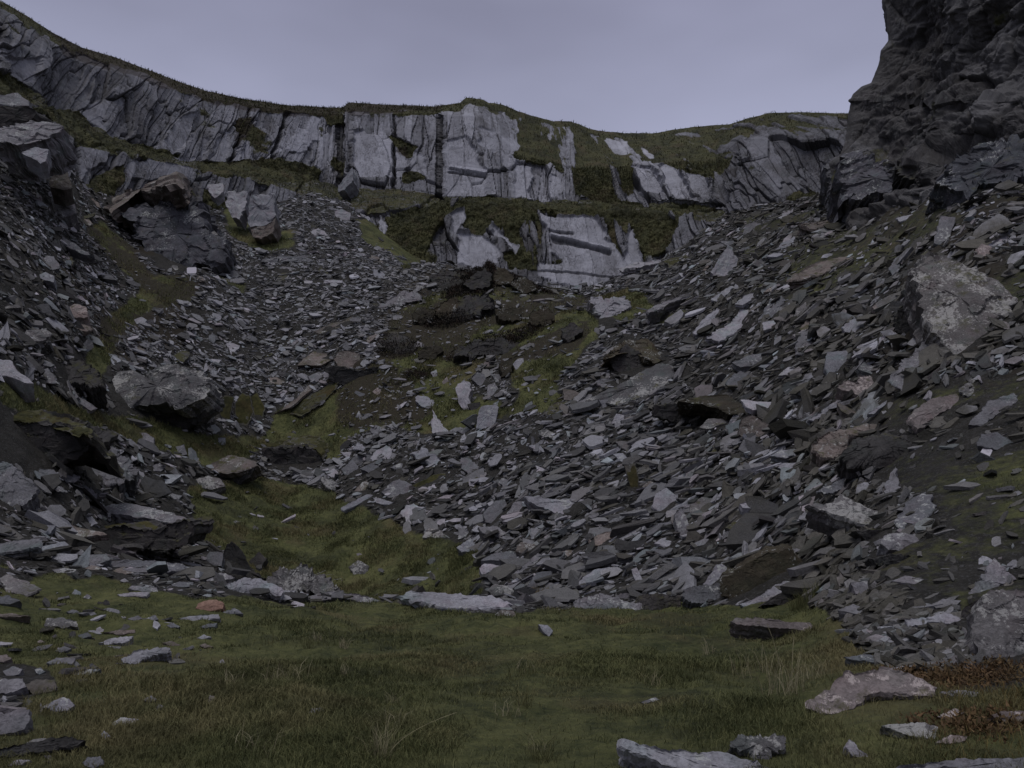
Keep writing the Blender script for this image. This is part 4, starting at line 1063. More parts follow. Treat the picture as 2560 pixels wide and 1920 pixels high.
R(5, "2040,1512 2060,1440 2130,1398 2200,1450 2175,1540 2080,1545", "square pale slab with a straight base, beyond the mossy upright", "pale", "slate_slab", "slab", tilt=52, az=5, th=.3, ref="the square pale slab beyond the mossy upright")
R(5, "1905,1502 1980,1458 2045,1468 2005,1510", "dark-edged lens-shaped slab beside the square pale slab", "grey", "slate_slab", "slab", tilt=38, th=.25)
R(5, "1280,1142 1340,1128 1392,1178 1345,1182", "pale four-sided slab on the fine scree of the slope's middle", "pale", "slate_slab", "slab", tilt=45, th=.12)
R(5, "1800,1192 1862,1185 1905,1240 1850,1238", "broken pale slab above the tall mossy upright slab", "pale", "slate_slab", "slab", tilt=48, th=.15)
R(5, "1060,1435 1220,1398 1195,1422 1090,1462", "thin dark-edged slab above the split grey slabs", "grey", "slate_slab", "slab", th=.2)
R(5, "1790,995 1825,950 1870,958 1865,1010 1812,1045", "leaning pale stone at the lip of the dark mossy ledge", "pale", "stone", "stone", tilt=60, th=.2, ref="the leaning pale stone by the mossy ledge")
R(5, "1580,895 1700,830 1900,740 1990,680 2085,640 2165,652 2195,720 2100,800 2000,850 1850,890 1750,878", "very long lichen-spotted slab leaning along the scree slope", "lichen", "slate_slab", "slab", tilt=46, az=-18, th=.6, ref="the very long lichen-spotted slab", lift=.9)
R(5, "1740,605 1800,540 1900,480 2010,490 2165,605 2060,650 1985,600 1890,520", "mossy top of the dark cube of rock above the long lichen slab", "peaty", "boulder", "boulder", tilt=34, az=0, ext=(0, 1.5, -.5), lift=1.0)
R(5, "1770,620 1890,515 1990,595 2060,650 1850,722", "black front face of the cube of rock above the long lichen slab", "dark", "boulder", "boulder", tilt=84, az=-15, ext=(0, 1.2, 0), lift=.7, ref="the black-faced cube of rock")
R(5, "1655,765 1720,732 1835,735 1765,778", "flat grey slab in front of the black-faced cube of rock", "grey", "slate_slab", "slab", tilt=32, th=.25)
R(5, "1490,790 1555,800 1610,828 1570,860 1500,862", "dull pinkish block at the lower end of the long lichen slab", "brown", "boulder", "boulder", tilt=55, th=.4)
R(5, "1570,895 1640,880 1750,885 1740,905 1600,908", "thin white-edged strip of slate under the long lichen slab", "pale", "slate_slab", "slab", th=.12)
R(5, "1620,1080 1690,1065 1640,1130 1600,1125", "thin pale blade lying diagonally in the fine scree", "pale", "slate_slab", "slab", tilt=40, th=.1)
R(12, "365,140 390,95 440,105 440,150 380,205", "leaning tooth-like slab on the slope under the white-edged strip", "pale", "slate_slab", "slab", tilt=62, th=.15)
R(12, "790,790 835,740 870,800 905,930 890,990 850,975 810,900", "reddish-grey slab standing upright on its narrow end", "grey", "slate_slab", "slab", tilt=64, az=6, th=.2, ref="the reddish-grey slab on its narrow end")
R(12, "1480,830 1540,760 1580,720 1570,800 1510,890", "leaf-shaped grey slab standing on a point", "grey", "slate_slab", "slab", tilt=60, az=8, th=.12, ref="the leaf-shaped slab on a point")
R(12, "1240,720 1330,690 1440,685 1480,710 1380,750 1260,745", "lilac slab lying level near the leaf-shaped one", "pale", "slate_slab", "slab", tilt=30, th=.2)
R(12, "1030,840 1150,800 1270,775 1270,790 1140,830 1040,858", "thin pale rod-like strip of slate in the near scree", "pale", "slate_slab", "slab", th=.08)
R(12, "1140,880 1200,840 1280,850 1290,890 1200,900", "pale slab with yellow-green moss on it", "mossy", "slate_slab", "slab", tilt=42, th=.15)
R(12, "890,1005 1000,955 1030,960 1000,1000 940,1010", "blue blade-shaped slab below the pale mossy one", "grey", "slate_slab", "slab", th=.12)
R(12, "650,990 700,965 770,975 760,1010 720,1020", "light flat stone with a notch in the near scree", "pale", "slate_slab", "slab", th=.12)
R(12, "900,720 980,670 1060,680 1070,720 960,760 900,780", "rounded grey slab near the reddish-grey upright slab", "lichen", "slate_slab", "slab", tilt=45, th=.3)
R(12, "300,860 420,790 480,770 420,830 330,870", "long thin greenish blade pointing up the slope", "grey", "slate_slab", "slab", th=.1)
R(12, "200,960 290,920 390,900 380,970 310,1000 220,1010", "broad dull brown slab below the greenish blade", "brown", "slate_slab", "slab", tilt=40, th=.3)
R(8, "1558,532 1690,440 1780,422 1800,450 1660,520 1580,550", "long pale blade-shaped slab jutting at the foot of the scree", "pale", "slate_slab", "slab", tilt=38, az=-12, th=.18, ref="the pale blade slab at the scree foot", lift=.8)
R(8, "1912,440 1945,425 2002,540 1968,556 1930,490", "narrow pale plank standing on end at the foot of the scree", "pale", "slate_slab", "slab", tilt=60, az=-20, th=.12, ref="the narrow plank standing on end")
R(8, "1170,482 1290,380 1340,338 1385,360 1250,455", "long grey slab sloping up the edge of the scree above the turf", "grey", "slate_slab", "slab", tilt=40, th=.25)
R(8, "1250,572 1330,460 1420,448 1445,490 1340,562", "broad grey slab low on the scree edge, next to the rounded stone", "grey", "slate_slab", "slab", tilt=45, th=.3)
R(8, "1555,640 1640,605 1740,590 1900,640 1975,650 1975,692 1720,694 1570,690", "low broad pinkish slab at the very foot of the scree by the grass", "grey", "boulder", "boulder", tilt=48, th=.5, bulge=.05, ref="the low broad slab at the foot of the scree")
R(8, "1940,640 1965,598 2100,585 2215,600 2215,690 1985,692", "dark damp block beside the low broad slab at the scree foot", "dark", "boulder", "boulder", tilt=72, th=.6)
R(8, "988,382 1090,335 1185,328 1232,360 1180,410 1120,385", "layered slab stack's flat top at the corner of the hollow turf", "grey", "slate_slab", "slab", tilt=30, th=.22, lift=.9, ref="the layered slab at the corner of the hollow turf")
R(8, "978,430 1010,402 1150,418 1155,470 1000,478", "pale rounded stone under the layered slab at the hollow's corner", "pale", "boulder", "boulder", tilt=55, th=.4, bulge=.08)
R(8, "1022,565 1080,530 1150,540 1192,570 1180,606 1060,602", "rounded grey stone by the dark opening at the scree corner", "lichen", "boulder", "boulder", tilt=55, th=.4, bulge=.15, ref="the rounded stone at the scree corner")
R(8, "918,545 960,520 1020,530 1010,570 940,575", "small dark stone in shade beside the rounded stone", "dark", "stone", "stone", tilt=75, th=.25)
R(8, "838,305 925,243 968,300 950,335 870,332", "pale angular block on the turf edge, first of a touching pair", "pale", "boulder", "boulder", tilt=52, th=.35, ref="the touching pair of pale blocks")
R(8, "968,312 1010,272 1092,340 990,352", "pale angular block with a slanting top, second of the touching pair", "grey", "boulder", "boulder", tilt=52, th=.35)
R(8, "1202,325 1230,270 1330,283 1335,310 1235,342", "rounded brown stone on the scree edge beyond the touching pair", "brown", "boulder", "boulder", tilt=52, th=.35, bulge=.12)
R(8, "175,425 232,380 302,418 285,470 205,472", "mossy grey boulder alone in the hollow turf", "lichen", "boulder", "boulder", tilt=55, th=.35, bulge=.15, ref="the lone boulder in the hollow turf")
R(8, "970,180 1090,175 1170,235 1140,255 1000,215", "smooth grey slab dipping towards the touching pair of blocks", "grey", "slate_slab", "slab", tilt=42, th=.3)
R(8, "2060,280 2110,255 2180,290 2140,302", "bright notched stone near the plank standing on end", "pale", "stone", "stone", th=.12)
# --- right scree
R(11, "718,915 800,785 825,800 845,850 835,930 770,955", "tall pointed pale stone standing upright high on the scree", "pale", "boulder", "boulder", tilt=72, az=-6, th=1.0, ref="the tall pointed pale stone")
R(11, "1665,900 1720,830 1790,830 1870,860 1990,900 2090,960 2180,1050 2170,1120 2090,1140 2030,1200 2000,1300 1930,1345 1860,1290 1770,1200 1740,1150 1730,1030", "massive boulder covered with white lichen patches on the upper scree", "patchy", "boulder", "boulder", tilt=56, az=-24, ext=(0.3, 1.3, -0.6), bulge=.05, ref="the massive white-lichened boulder", lift=.9)
R(6, "1420,560 1440,430 1560,340 1600,440 1640,560 1580,640", "black piece painting the shade under the flank of the massive lichened boulder", "dark", "boulder", "boulder", tilt=96, az=-30, ext=(.3, .9, .1), lift=.55)  # shade below the boulder's flank, put in as dark colour
R(6, "175,565 270,460 365,398 372,420 290,510 200,580", "long pale blade of slate pointing up the slope beside the black-faced cube", "pale", "slate_slab", "slab", tilt=42, az=-15, th=.25, ref="the long pale blade pointing up the slope")
R(6, "250,600 400,510 470,420 535,430 480,540 420,585 340,625", "broad pale bent slab lying beside the long pale blade", "pale", "slate_slab", "slab", tilt=42, az=-12, th=.3, ragged=.05)
R(6, "435,395 490,340 580,315 572,350 485,398", "pale lozenge slab higher up from the broad bent slab", "pale", "slate_slab", "slab", tilt=36, th=.2)
R(6, "-110,440 0,378 205,308 212,325 30,390 -90,450", "long straight white-edged beam of slate with a black underside", "grey", "slate_slab", "slab", tilt=25, az=-10, ext=(0, .9, -.7), lift=1.0, ref="the long white-edged beam")
R(6, "285,365 430,278 445,288 325,378", "slim pale blade between the white-edged beam and the lozenge slab", "pale", "slate_slab", "slab", tilt=32, th=.15)
R(6, "-280,180 -150,140 20,110 10,130 -130,165 -250,195", "long thin pale ledge stone below the big pale cliff face", "pale", "slate_slab", "slab", tilt=25, th=.4, ref="the long thin ledge stone below the cliff face")
R(6, "418,752 520,708 625,690 645,718 545,775 470,782", "dark-pitted flat slab with a pointed end in the middle scree slope", "grey", "slate_slab", "slab", tilt=40, th=.25, ref="the dark-pitted flat slab")
R(6, "578,778 690,710 722,720 625,785", "pale sharp blade next to the dark-pitted flat slab", "pale", "slate_slab", "slab", tilt=40, th=.12)
R(6, "985,790 1000,688 1122,678 1132,740 1102,802 1010,832", "square pinkish slab facing outward in the scree slope", "pale", "slate_slab", "slab", tilt=62, az=-8, th=.3, ref="the square pinkish slab facing outward")
R(6, "1088,535 1240,458 1252,500 1180,572 1120,570", "bright notched slab on the slope under the massive boulder's shadow", "pale", "slate_slab", "slab", tilt=48, az=-10, th=.2, ragged=.07, ref="the bright notched slab")
R(6, "1278,412 1320,378 1368,400 1300,432", "small pinkish stone beyond the bright notched slab", "pink", "stone", "stone", tilt=50, th=.15)
R(6, "1190,792 1228,748 1312,790 1300,832", "greenish angular slab beside the square pinkish one", "grey", "slate_slab", "slab", tilt=50, th=.2)
R(6, "1060,905 1100,868 1200,880 1200,830 1265,830 1295,880 1280,960 1180,950", "lumpy pinkish stone below the greenish angular slab", "pink", "boulder", "boulder", tilt=52, th=.3, ragged=.06)
R(6, "700,832 760,780 825,783 760,830", "pale kite-shaped slab in the middle of the scree slope", "pale", "slate_slab", "slab", tilt=42, th=.12)
R(6, "85,988 220,958 385,948 470,1000 525,1052 400,1078 320,1030 250,1015", "wide mossy slab with a pale rim roofing a dark gap", "peaty", "slate_slab", "slab", tilt=30, az=0, ext=(0, .9, -.3), lift=1.0, ref="the wide mossy slab roofing a dark gap")
R(6, "470,980 560,990 685,1000 690,1028 545,1045 500,1020", "pale tail slab continuing the wide mossy slab", "pale", "slate_slab", "slab", tilt=32, th=.15)
R(6, "-60,1010 100,1005 260,1030 380,1085 400,1120 220,1140 40,1110 -60,1080", "dark piece painting the shaded gap below the wide mossy slab", "dark", "boulder", "boulder", tilt=94, ext=(0, .8, .05), lift=.55)  # no separate rock: the gap's shade as a dark piece
R(6, "218,1152 270,1100 420,1088 435,1105 290,1160", "lens-shaped speckled slab under the wide mossy slab", "lichen", "slate_slab", "slab", tilt=40, th=.2)
R(6, "460,1195 478,1092 545,1070 655,1140 625,1232 505,1225", "thick squared block with horizontal moss lines", "brown", "boulder", "boulder", tilt=70, az=-4, th=.6, ref="the thick squared block with moss lines")
R(6, "655,1155 800,1028 832,1040 702,1152", "first of the fan of narrow blades above the squared block", "pale", "slate_slab", "slab", tilt=46, th=.1)
R(6, "800,1135 848,1010 898,988 880,1060 812,1145", "dark-edged blade, steepest of the fan above the squared block", "grey", "slate_slab", "slab", tilt=58, th=.1)
R(6, "880,1112 985,1030 1180,910 1220,900 1050,1030 920,1112", "longest blade of the fan above the squared block", "pale", "slate_slab", "slab", tilt=40, az=-10, th=.14, ref="the fan of narrow blades")
R(6, "1248,1070 1370,984 1378,1000 1285,1072", "pale finger-like blade beyond the fan of narrow blades", "pale", "slate_slab", "slab", tilt=38, th=.08)
R(6, "1060,1000 1120,1020 1210,1070 1190,1100 1090,1050", "dull brown log-shaped stone crossing under the longest blade", "brown", "slate_slab", "slab", tilt=40, th=.15)
R(6, "1500,1090 1640,975 1800,945 1835,1000 1700,1060 1600,1150 1560,1165", "rust-stained slab with an orange underside on the near slope", "pink", "slate_slab", "slab", tilt=44, az=-12, th=.25, ref="the rust-stained slab")
R(6, "1080,1335 1150,1230 1350,1180 1490,1195 1535,1290 1480,1375 1300,1405 1130,1402", "dark domed boulder sunk in the near slope", "dark", "boulder", "boulder", tilt=56, az=-10, th=.8, bulge=.16, ref="the dark domed boulder")
R(6, "900,1260 1020,1180 1200,1140 1340,1120 1330,1175 1150,1225 1070,1330 960,1340", "brownish sloping rock leading up to the dark domed boulder", "brown", "boulder", "boulder", tilt=40, az=-8, th=.5, bulge=.05)
R(6, "655,1325 720,1290 840,1278 855,1310 750,1342", "pale flat slab in front of the brownish sloping rock", "pale", "slate_slab", "slab", tilt=38, th=.15)
R(6, "670,1385 740,1370 850,1370 850,1400 720,1408", "very bright white flat stone below the pale flat slab", "pale", "stone", "stone", th=.08)
R(6, "1870,1135 1990,990 2150,940 2178,990 2050,1070 1960,1145", "bluish smooth slab on the near slope beyond the rust-stained slab", "grey", "slate_slab", "slab", tilt=44, az=-14, th=.25, ref="the bluish smooth slab")
R(6, "755,245 900,150 1150,88 1185,100 1010,190 880,235", "long mossy slab lying diagonally on the upper scree", "brown", "slate_slab", "slab", tilt=34, az=-14, th=.4, ref="the long mossy slab on the upper scree")
R(6, "1700,-150 1790,-140 1760,-20 1700,40 1660,20", "greenish slab upright at the base of the dark crag", "grey", "slate_slab", "slab", tilt=55, az=-20, th=.3)
R(11, "1980,810 2010,780 2060,795 2050,850 1990,850", "pinkish block on the slope above the massive lichened boulder", "pink", "boulder", "boulder", tilt=55, az=-15, th=.4)
R(11, "1600,660 1680,640 1700,650 1620,675", "pale thin slab far up the slope near the crag's base", "pale", "slate_slab", "slab", th=.2)
R(11, "1830,560 1845,490 1865,510 1855,590", "pale upright sliver standing near the crag's base", "pale", "slate_slab", "slab", tilt=70, th=.2)
R(11, "2120,500 2190,470 2205,490 2140,520", "pale flat slab on the slope at the picture's far side under the crag", "pale", "slate_slab", "slab", th=.15)
R(11, "1130,690 1290,680 1370,600 1385,610 1330,700 1220,715", "wide pale bedrock patch where the scree meets the crag", "brown", "rock_outcrop", "rock outcrop", tilt=40, th=.6)
# --- near right
R(9, "340,512 470,430 640,332 790,318 905,432 800,500 640,560 560,610 440,625 350,605", "large dark brown slab tilted on edge, its shaded face outward", "peaty", "slate_slab", "slab", tilt=80, az=-14, ext=(.15, .5, .1), lift=.6, ref="the large dark tilted slab")
R(9, "465,662 600,590 740,510 775,512 760,555 600,650 490,668", "thin pale slab edge sloping below the large dark tilted slab", "pale", "slate_slab", "slab", tilt=45, az=-10, th=.12, lift=.8)
R(9, "600,660 700,590 790,560 870,600 850,640 700,655", "dark piece painting the shade in the gap under the thin pale sloping slab", "dark", "boulder", "boulder", tilt=82, th=.4, lift=.55)  # dark piece added to paint this gap's shade
R(9, "118,562 250,530 430,548 435,575 400,620 200,645 130,620", "layered pale slab with broken edge at the grass line", "grey", "slate_slab", "slab", tilt=52, th=.3, ragged=.07, ref="the layered slab at the grass line")
R(9, "238,530 320,410 392,403 382,470 315,535", "bright four-sided slab leaning against the large dark tilted slab", "pale", "slate_slab", "slab", tilt=56, az=-5, th=.15)
R(9, "1885,855 1920,720 1965,600 2080,560 2230,570 2420,680 2420,960 2200,1000 1960,1000", "big pale boulder cut off by the picture's edge beside the rust-brown bracken", "lichen", "boulder", "boulder", tilt=60, az=-15, th=1.1, bulge=.08, ref="the big pale boulder at the edge", lift=.9)
R(9, "1820,800 1830,690 1900,640 1960,610 1925,720 1890,850", "dark piece painting the shade on the flank of the big pale boulder", "dark", "boulder", "boulder", tilt=88, az=-40, th=.4, lift=.55)  # shaded flank painted with an added dark piece
R(9, "405,760 450,738 545,742 560,732 680,750 900,768 962,822 880,812 760,800 620,792 480,782", "narrow log-like pale slab lying in the grass", "pink", "slate_slab", "slab", tilt=45, th=.2, ref="the log-like pale slab in the grass", lift=1.0)
R(9, "1110,975 1250,960 1390,990 1408,1005 1300,1012 1150,992", "flat blue-grey slab in the grass behind the large pinkish slab", "grey", "slate_slab", "slab", tilt=28, th=.08, lift=1.0)
R(9, "870,1300 930,1220 1080,1100 1100,1068 1250,1062 1370,1045 1540,1100 1680,1165 1645,1220 1450,1200 1310,1200 1200,1262 1080,1322 950,1330", "large pinkish lichen-patched slab lying in the grass beside rusty bracken", "pink", "slate_slab", "slab", tilt=38, az=-10, th=.3, ref="the large pinkish slab in the grass", lift=1.0, ragged=.04)
R(9, "1335,1400 1450,1388 1600,1378 1685,1408 1660,1485 1560,1470 1480,1452", "low whitish slab in the grass in front of the large pinkish one", "lichen", "slate_slab", "slab", tilt=42, th=.15, lift=1.0)
R(9, "1668,1502 1760,1455 1865,1462 1850,1490 1740,1512", "small flat pink stone beside the low whitish slab", "pink", "stone", "stone", tilt=40, th=.1, lift=1.0)
R(9, "400,1520 440,1475 520,1458 640,1468 735,1450 755,1480 750,1530 650,1600 560,1612 510,1545", "lumpy grey boulder half sunk in grass behind the bottom slab", "lichen", "boulder", "boulder", tilt=52, th=.3, bulge=.10, lift=1.0, ragged=.06)
R(9, "1118,1530 1140,1482 1170,1500 1195,1545 1255,1575 1240,1605 1160,1585", "small white pointed stone in the near grass", "pale", "stone", "stone", tilt=56, th=.1, lift=1.0)
R(9, "1690,1195 1780,1178 1935,1195 1920,1220 1780,1218", "narrow white slab at the foot of the rusty bracken", "pale", "slate_slab", "slab", tilt=35, th=.08, lift=1.0)
R(9, "1675,1345 1790,1292 1855,1318 1770,1350", "pinkish stone edge in the ochre grass, nearer than the bracken", "pink", "stone", "stone", tilt=42, th=.12, lift=1.0)
R(9, "2010,1335 2080,1308 2215,1310 2215,1370 2110,1385", "pale mottled stone in the ochre grass near the picture's edge", "pink", "stone", "stone", tilt=45, th=.15, lift=1.0)
R(9, "1330,280 1370,222 1450,212 1550,240 1582,285 1480,320 1380,320", "smooth grey hump of rock on the bank under the lichened ledge slab", "grey", "boulder", "boulder", tilt=50, th=.4, bulge=.1)
R(9, "1280,372 1400,345 1560,360 1540,400 1400,425 1300,410", "dark piece painting the shaded recess under the smooth grey hump", "dark", "boulder", "boulder", tilt=92, th=.4, lift=.55)  # shade of the recess under the hump, painted dark
R(9, "870,50 1020,35 1080,-25 1240,55 1375,100 1365,175 1200,155 1040,110", "large lichen-speckled ledge slab on the near bank", "lichen", "slate_slab", "slab", tilt=46, az=-6, th=.4, ref="the lichen-speckled ledge slab")
R(9, "1180,205 1300,190 1400,180 1340,255 1250,270", "black piece painting the shaded gap under the lichen-speckled ledge slab", "dark", "boulder", "boulder", tilt=95, th=.3, lift=.55)  # paints the shade under the ledge slab with dark colour
R(9, "1065,690 1160,650 1290,695 1230,722", "flat grey slab on the near bank above the log-like slab", "grey", "slate_slab", "slab", th=.15)
R(9, "1480,745 1650,735 1730,705 1845,742 1770,778 1640,765 1500,790", "flat pale slab with a bright pointed end beside the big pale boulder", "pale", "slate_slab", "slab", tilt=34, th=.12, lift=.9, ref="the flat slab with the bright pointed end")
R(9, "1145,520 1250,508 1270,575 1180,590", "lilac-grey block set in the near bank", "grey", "boulder", "boulder", tilt=52, th=.25)
R(9, "1400,510 1480,475 1600,500 1540,530", "level grey slab on the near bank under the smooth hump", "grey", "slate_slab", "slab", th=.15)
R(9, "1300,1659 1450,1640 1700,1625 2000,1606 2400,1590 2400,1760 1500,1760", "broad grey slab cut off by the lower edge beneath the ochre grass", "grey", "slate_slab", "slab", tilt=30, th=.12, lift=1.0)
R(8, "1825,1512 1880,1490 2010,1515 2100,1545 2215,1540 2440,1562 2640,1610 2800,1665 2700,1740 2400,1720 2120,1640 1930,1575 1845,1545", "broad pale slab nearest the viewer, its pointed end in the grass", "pale", "slate_slab", "slab", tilt=36, az=4, th=.14, ref="the broad pale slab nearest the viewer", lift=1.0)
R(8, "1968,1255 2060,1225 2085,1238 1995,1266", "small blue-green flat stone sunk in the near grass", "grey", "stone", "stone", tilt=35, th=.06, lift=1.0)
R(8, "1338,775 1400,780 1432,815 1406,852 1370,820", "lone pale stone in the grass in front of the scree foot", "pale", "stone", "stone", tilt=55, th=.12, lift=1.0, bulge=.05)
R(8, "480,605 560,568 690,575 800,592 1000,600 1100,615 1165,652 1060,672 940,692 800,692 640,652", "long flat lilac slab lying along the lip of the near turf", "pale", "slate_slab", "slab", tilt=32, az=0, th=.28, lift=1.0, ref="the long flat slab at the turf lip", ragged=.04)
R(8, "1070,720 1110,685 1190,690 1215,740 1150,752", "brown clod at the end of the long flat slab on the turf lip", "brown", "stone", "stone", tilt=60, th=.15, lift=.8)
R(8, "-80,610 -10,585 60,575 240,592 392,635 280,642 100,612 -60,628", "low ridge slab along the turf lip beside the root-covered rocks", "grey", "slate_slab", "slab", tilt=34, th=.2, lift=1.0)
# --- near left
R(7, "620,90 640,55 700,30 900,52 1060,85 1175,138 1050,155 900,125 780,105", "long flat capstone on top of the dark stack of slabs", "grey", "slate_slab", "slab", tilt=30, az=0, th=.22, lift=1.0, ref="the flat capstone of the dark stack")
R(7, "560,185 720,158 920,152 1015,200 960,218 860,180 700,195", "second slab of the dark stack, jutting out under the capstone", "mossy", "slate_slab", "slab", tilt=30, th=.2, lift=.9)
R(7, "460,270 600,200 760,170 980,215 1020,160 1190,145 1195,220 1150,290 1020,320 700,345 560,330", "dark body of stacked slabs beneath the capstone", "dark", "boulder", "boulder", tilt=90, az=0, ext=(0, 1.6, .1), lift=.55)
R(7, "420,210 440,165 500,185 560,200 670,225 560,235 480,245", "reddish broken slab leaning at the end of the dark stack", "brown", "slate_slab", "slab", tilt=45, th=.15, lift=.9)
R(7, "1360,450 1375,340 1395,285 1425,265 1475,310 1525,400 1545,450 1440,470", "dark pointed slab standing upright behind the lip slabs", "dark", "slate_slab", "slab", tilt=82, az=10, th=.3, lift=.55, ref="the dark pointed upright slab")
R(7, "1530,390 1590,330 1640,370 1600,430 1540,440", "small dark stone behind the pointed upright slab", "dark", "stone", "stone", tilt=70, th=.25)
R(7, "1255,370 1290,330 1370,335 1360,420 1270,410", "low grey stone beside the dark pointed upright slab", "grey", "stone", "stone", tilt=60, th=.25)
R(7, "-80,300 10,280 120,258 250,248 232,300 80,332 -80,340", "smooth blue slab at the start of the row of lip slabs", "grey", "slate_slab", "slab", tilt=34, az=0, th=.25, lift=.9, ref="the smooth blue slab at the start of the lip row")
R(7, "175,345 245,300 395,268 432,300 300,338", "wedge-shaped pale slab, second in the row of lip slabs", "pale", "slate_slab", "slab", tilt=34, th=.22, lift=1.0)
R(7, "428,330 470,303 515,325 500,350 440,348", "small blue stone between the wedge and the domed lip slab", "grey", "stone", "stone", tilt=45, th=.12, lift=.9)
R(7, "470,400 540,350 655,345 680,375 620,400 560,412", "rounded lilac slab in the middle of the lip row", "grey", "slate_slab", "slab", tilt=42, th=.2, bulge=.06, lift=.9)
R(7, "640,400 830,385 960,388 1100,398 1290,440 1255,468 1100,450 960,440 830,428 700,430", "longest slab of the lip row with a dark cut front", "grey", "slate_slab", "slab", tilt=28, th=.28, lift=1.0, ref="the longest slab of the lip row")
R(7, "1220,512 1290,468 1360,458 1445,490 1330,516", "blue-grey pointed slab ending the lip row", "grey", "slate_slab", "slab", tilt=34, th=.12, lift=.9)
R(7, "490,445 560,412 628,430 570,452", "flat reddish stone in front of the rounded lilac slab", "brown", "stone", "stone", th=.1, lift=.9)
R(7, "690,450 760,418 825,460 750,472", "flat brown stone in front of the longest lip slab", "brown", "stone", "stone", th=.1, lift=.9)
R(7, "320,440 400,430 470,440 440,462 350,460", "low blue slab half buried in front of the lip row", "grey", "slate_slab", "slab", th=.1, lift=.9)
R(7, "1370,575 1400,530 1500,490 1600,498 1690,530 1745,568 1720,602 1550,592 1430,578", "smooth domed slab at the end of the root-covered rocks", "pale", "boulder", "boulder", tilt=46, th=.3, bulge=.1, lift=.9, ref="the smooth domed slab by the roots")
R(7, "1640,500 1690,448 1800,430 1900,432 2010,490 2090,545 2000,580 1880,560 1760,595 1700,560", "jagged rock draped with bleached roots on the turf lip", "lichen", "boulder", "boulder", tilt=55, th=.4, ragged=.12, lift=.9, ref="the root-draped rock")
R(7, "1050,530 1100,515 1190,520 1180,545 1080,548", "small flat slab in the grass under the end of the lip row", "grey", "stone", "stone", th=.08, lift=1.0)
R(7, "1200,680 1222,645 1265,630 1330,624 1378,650 1368,680 1290,695", "rounded orange-pink stone sitting on the grass", "orange", "stone", "stone", tilt=48, th=.15, bulge=.12, lift=1.0, ref="the orange-pink stone")
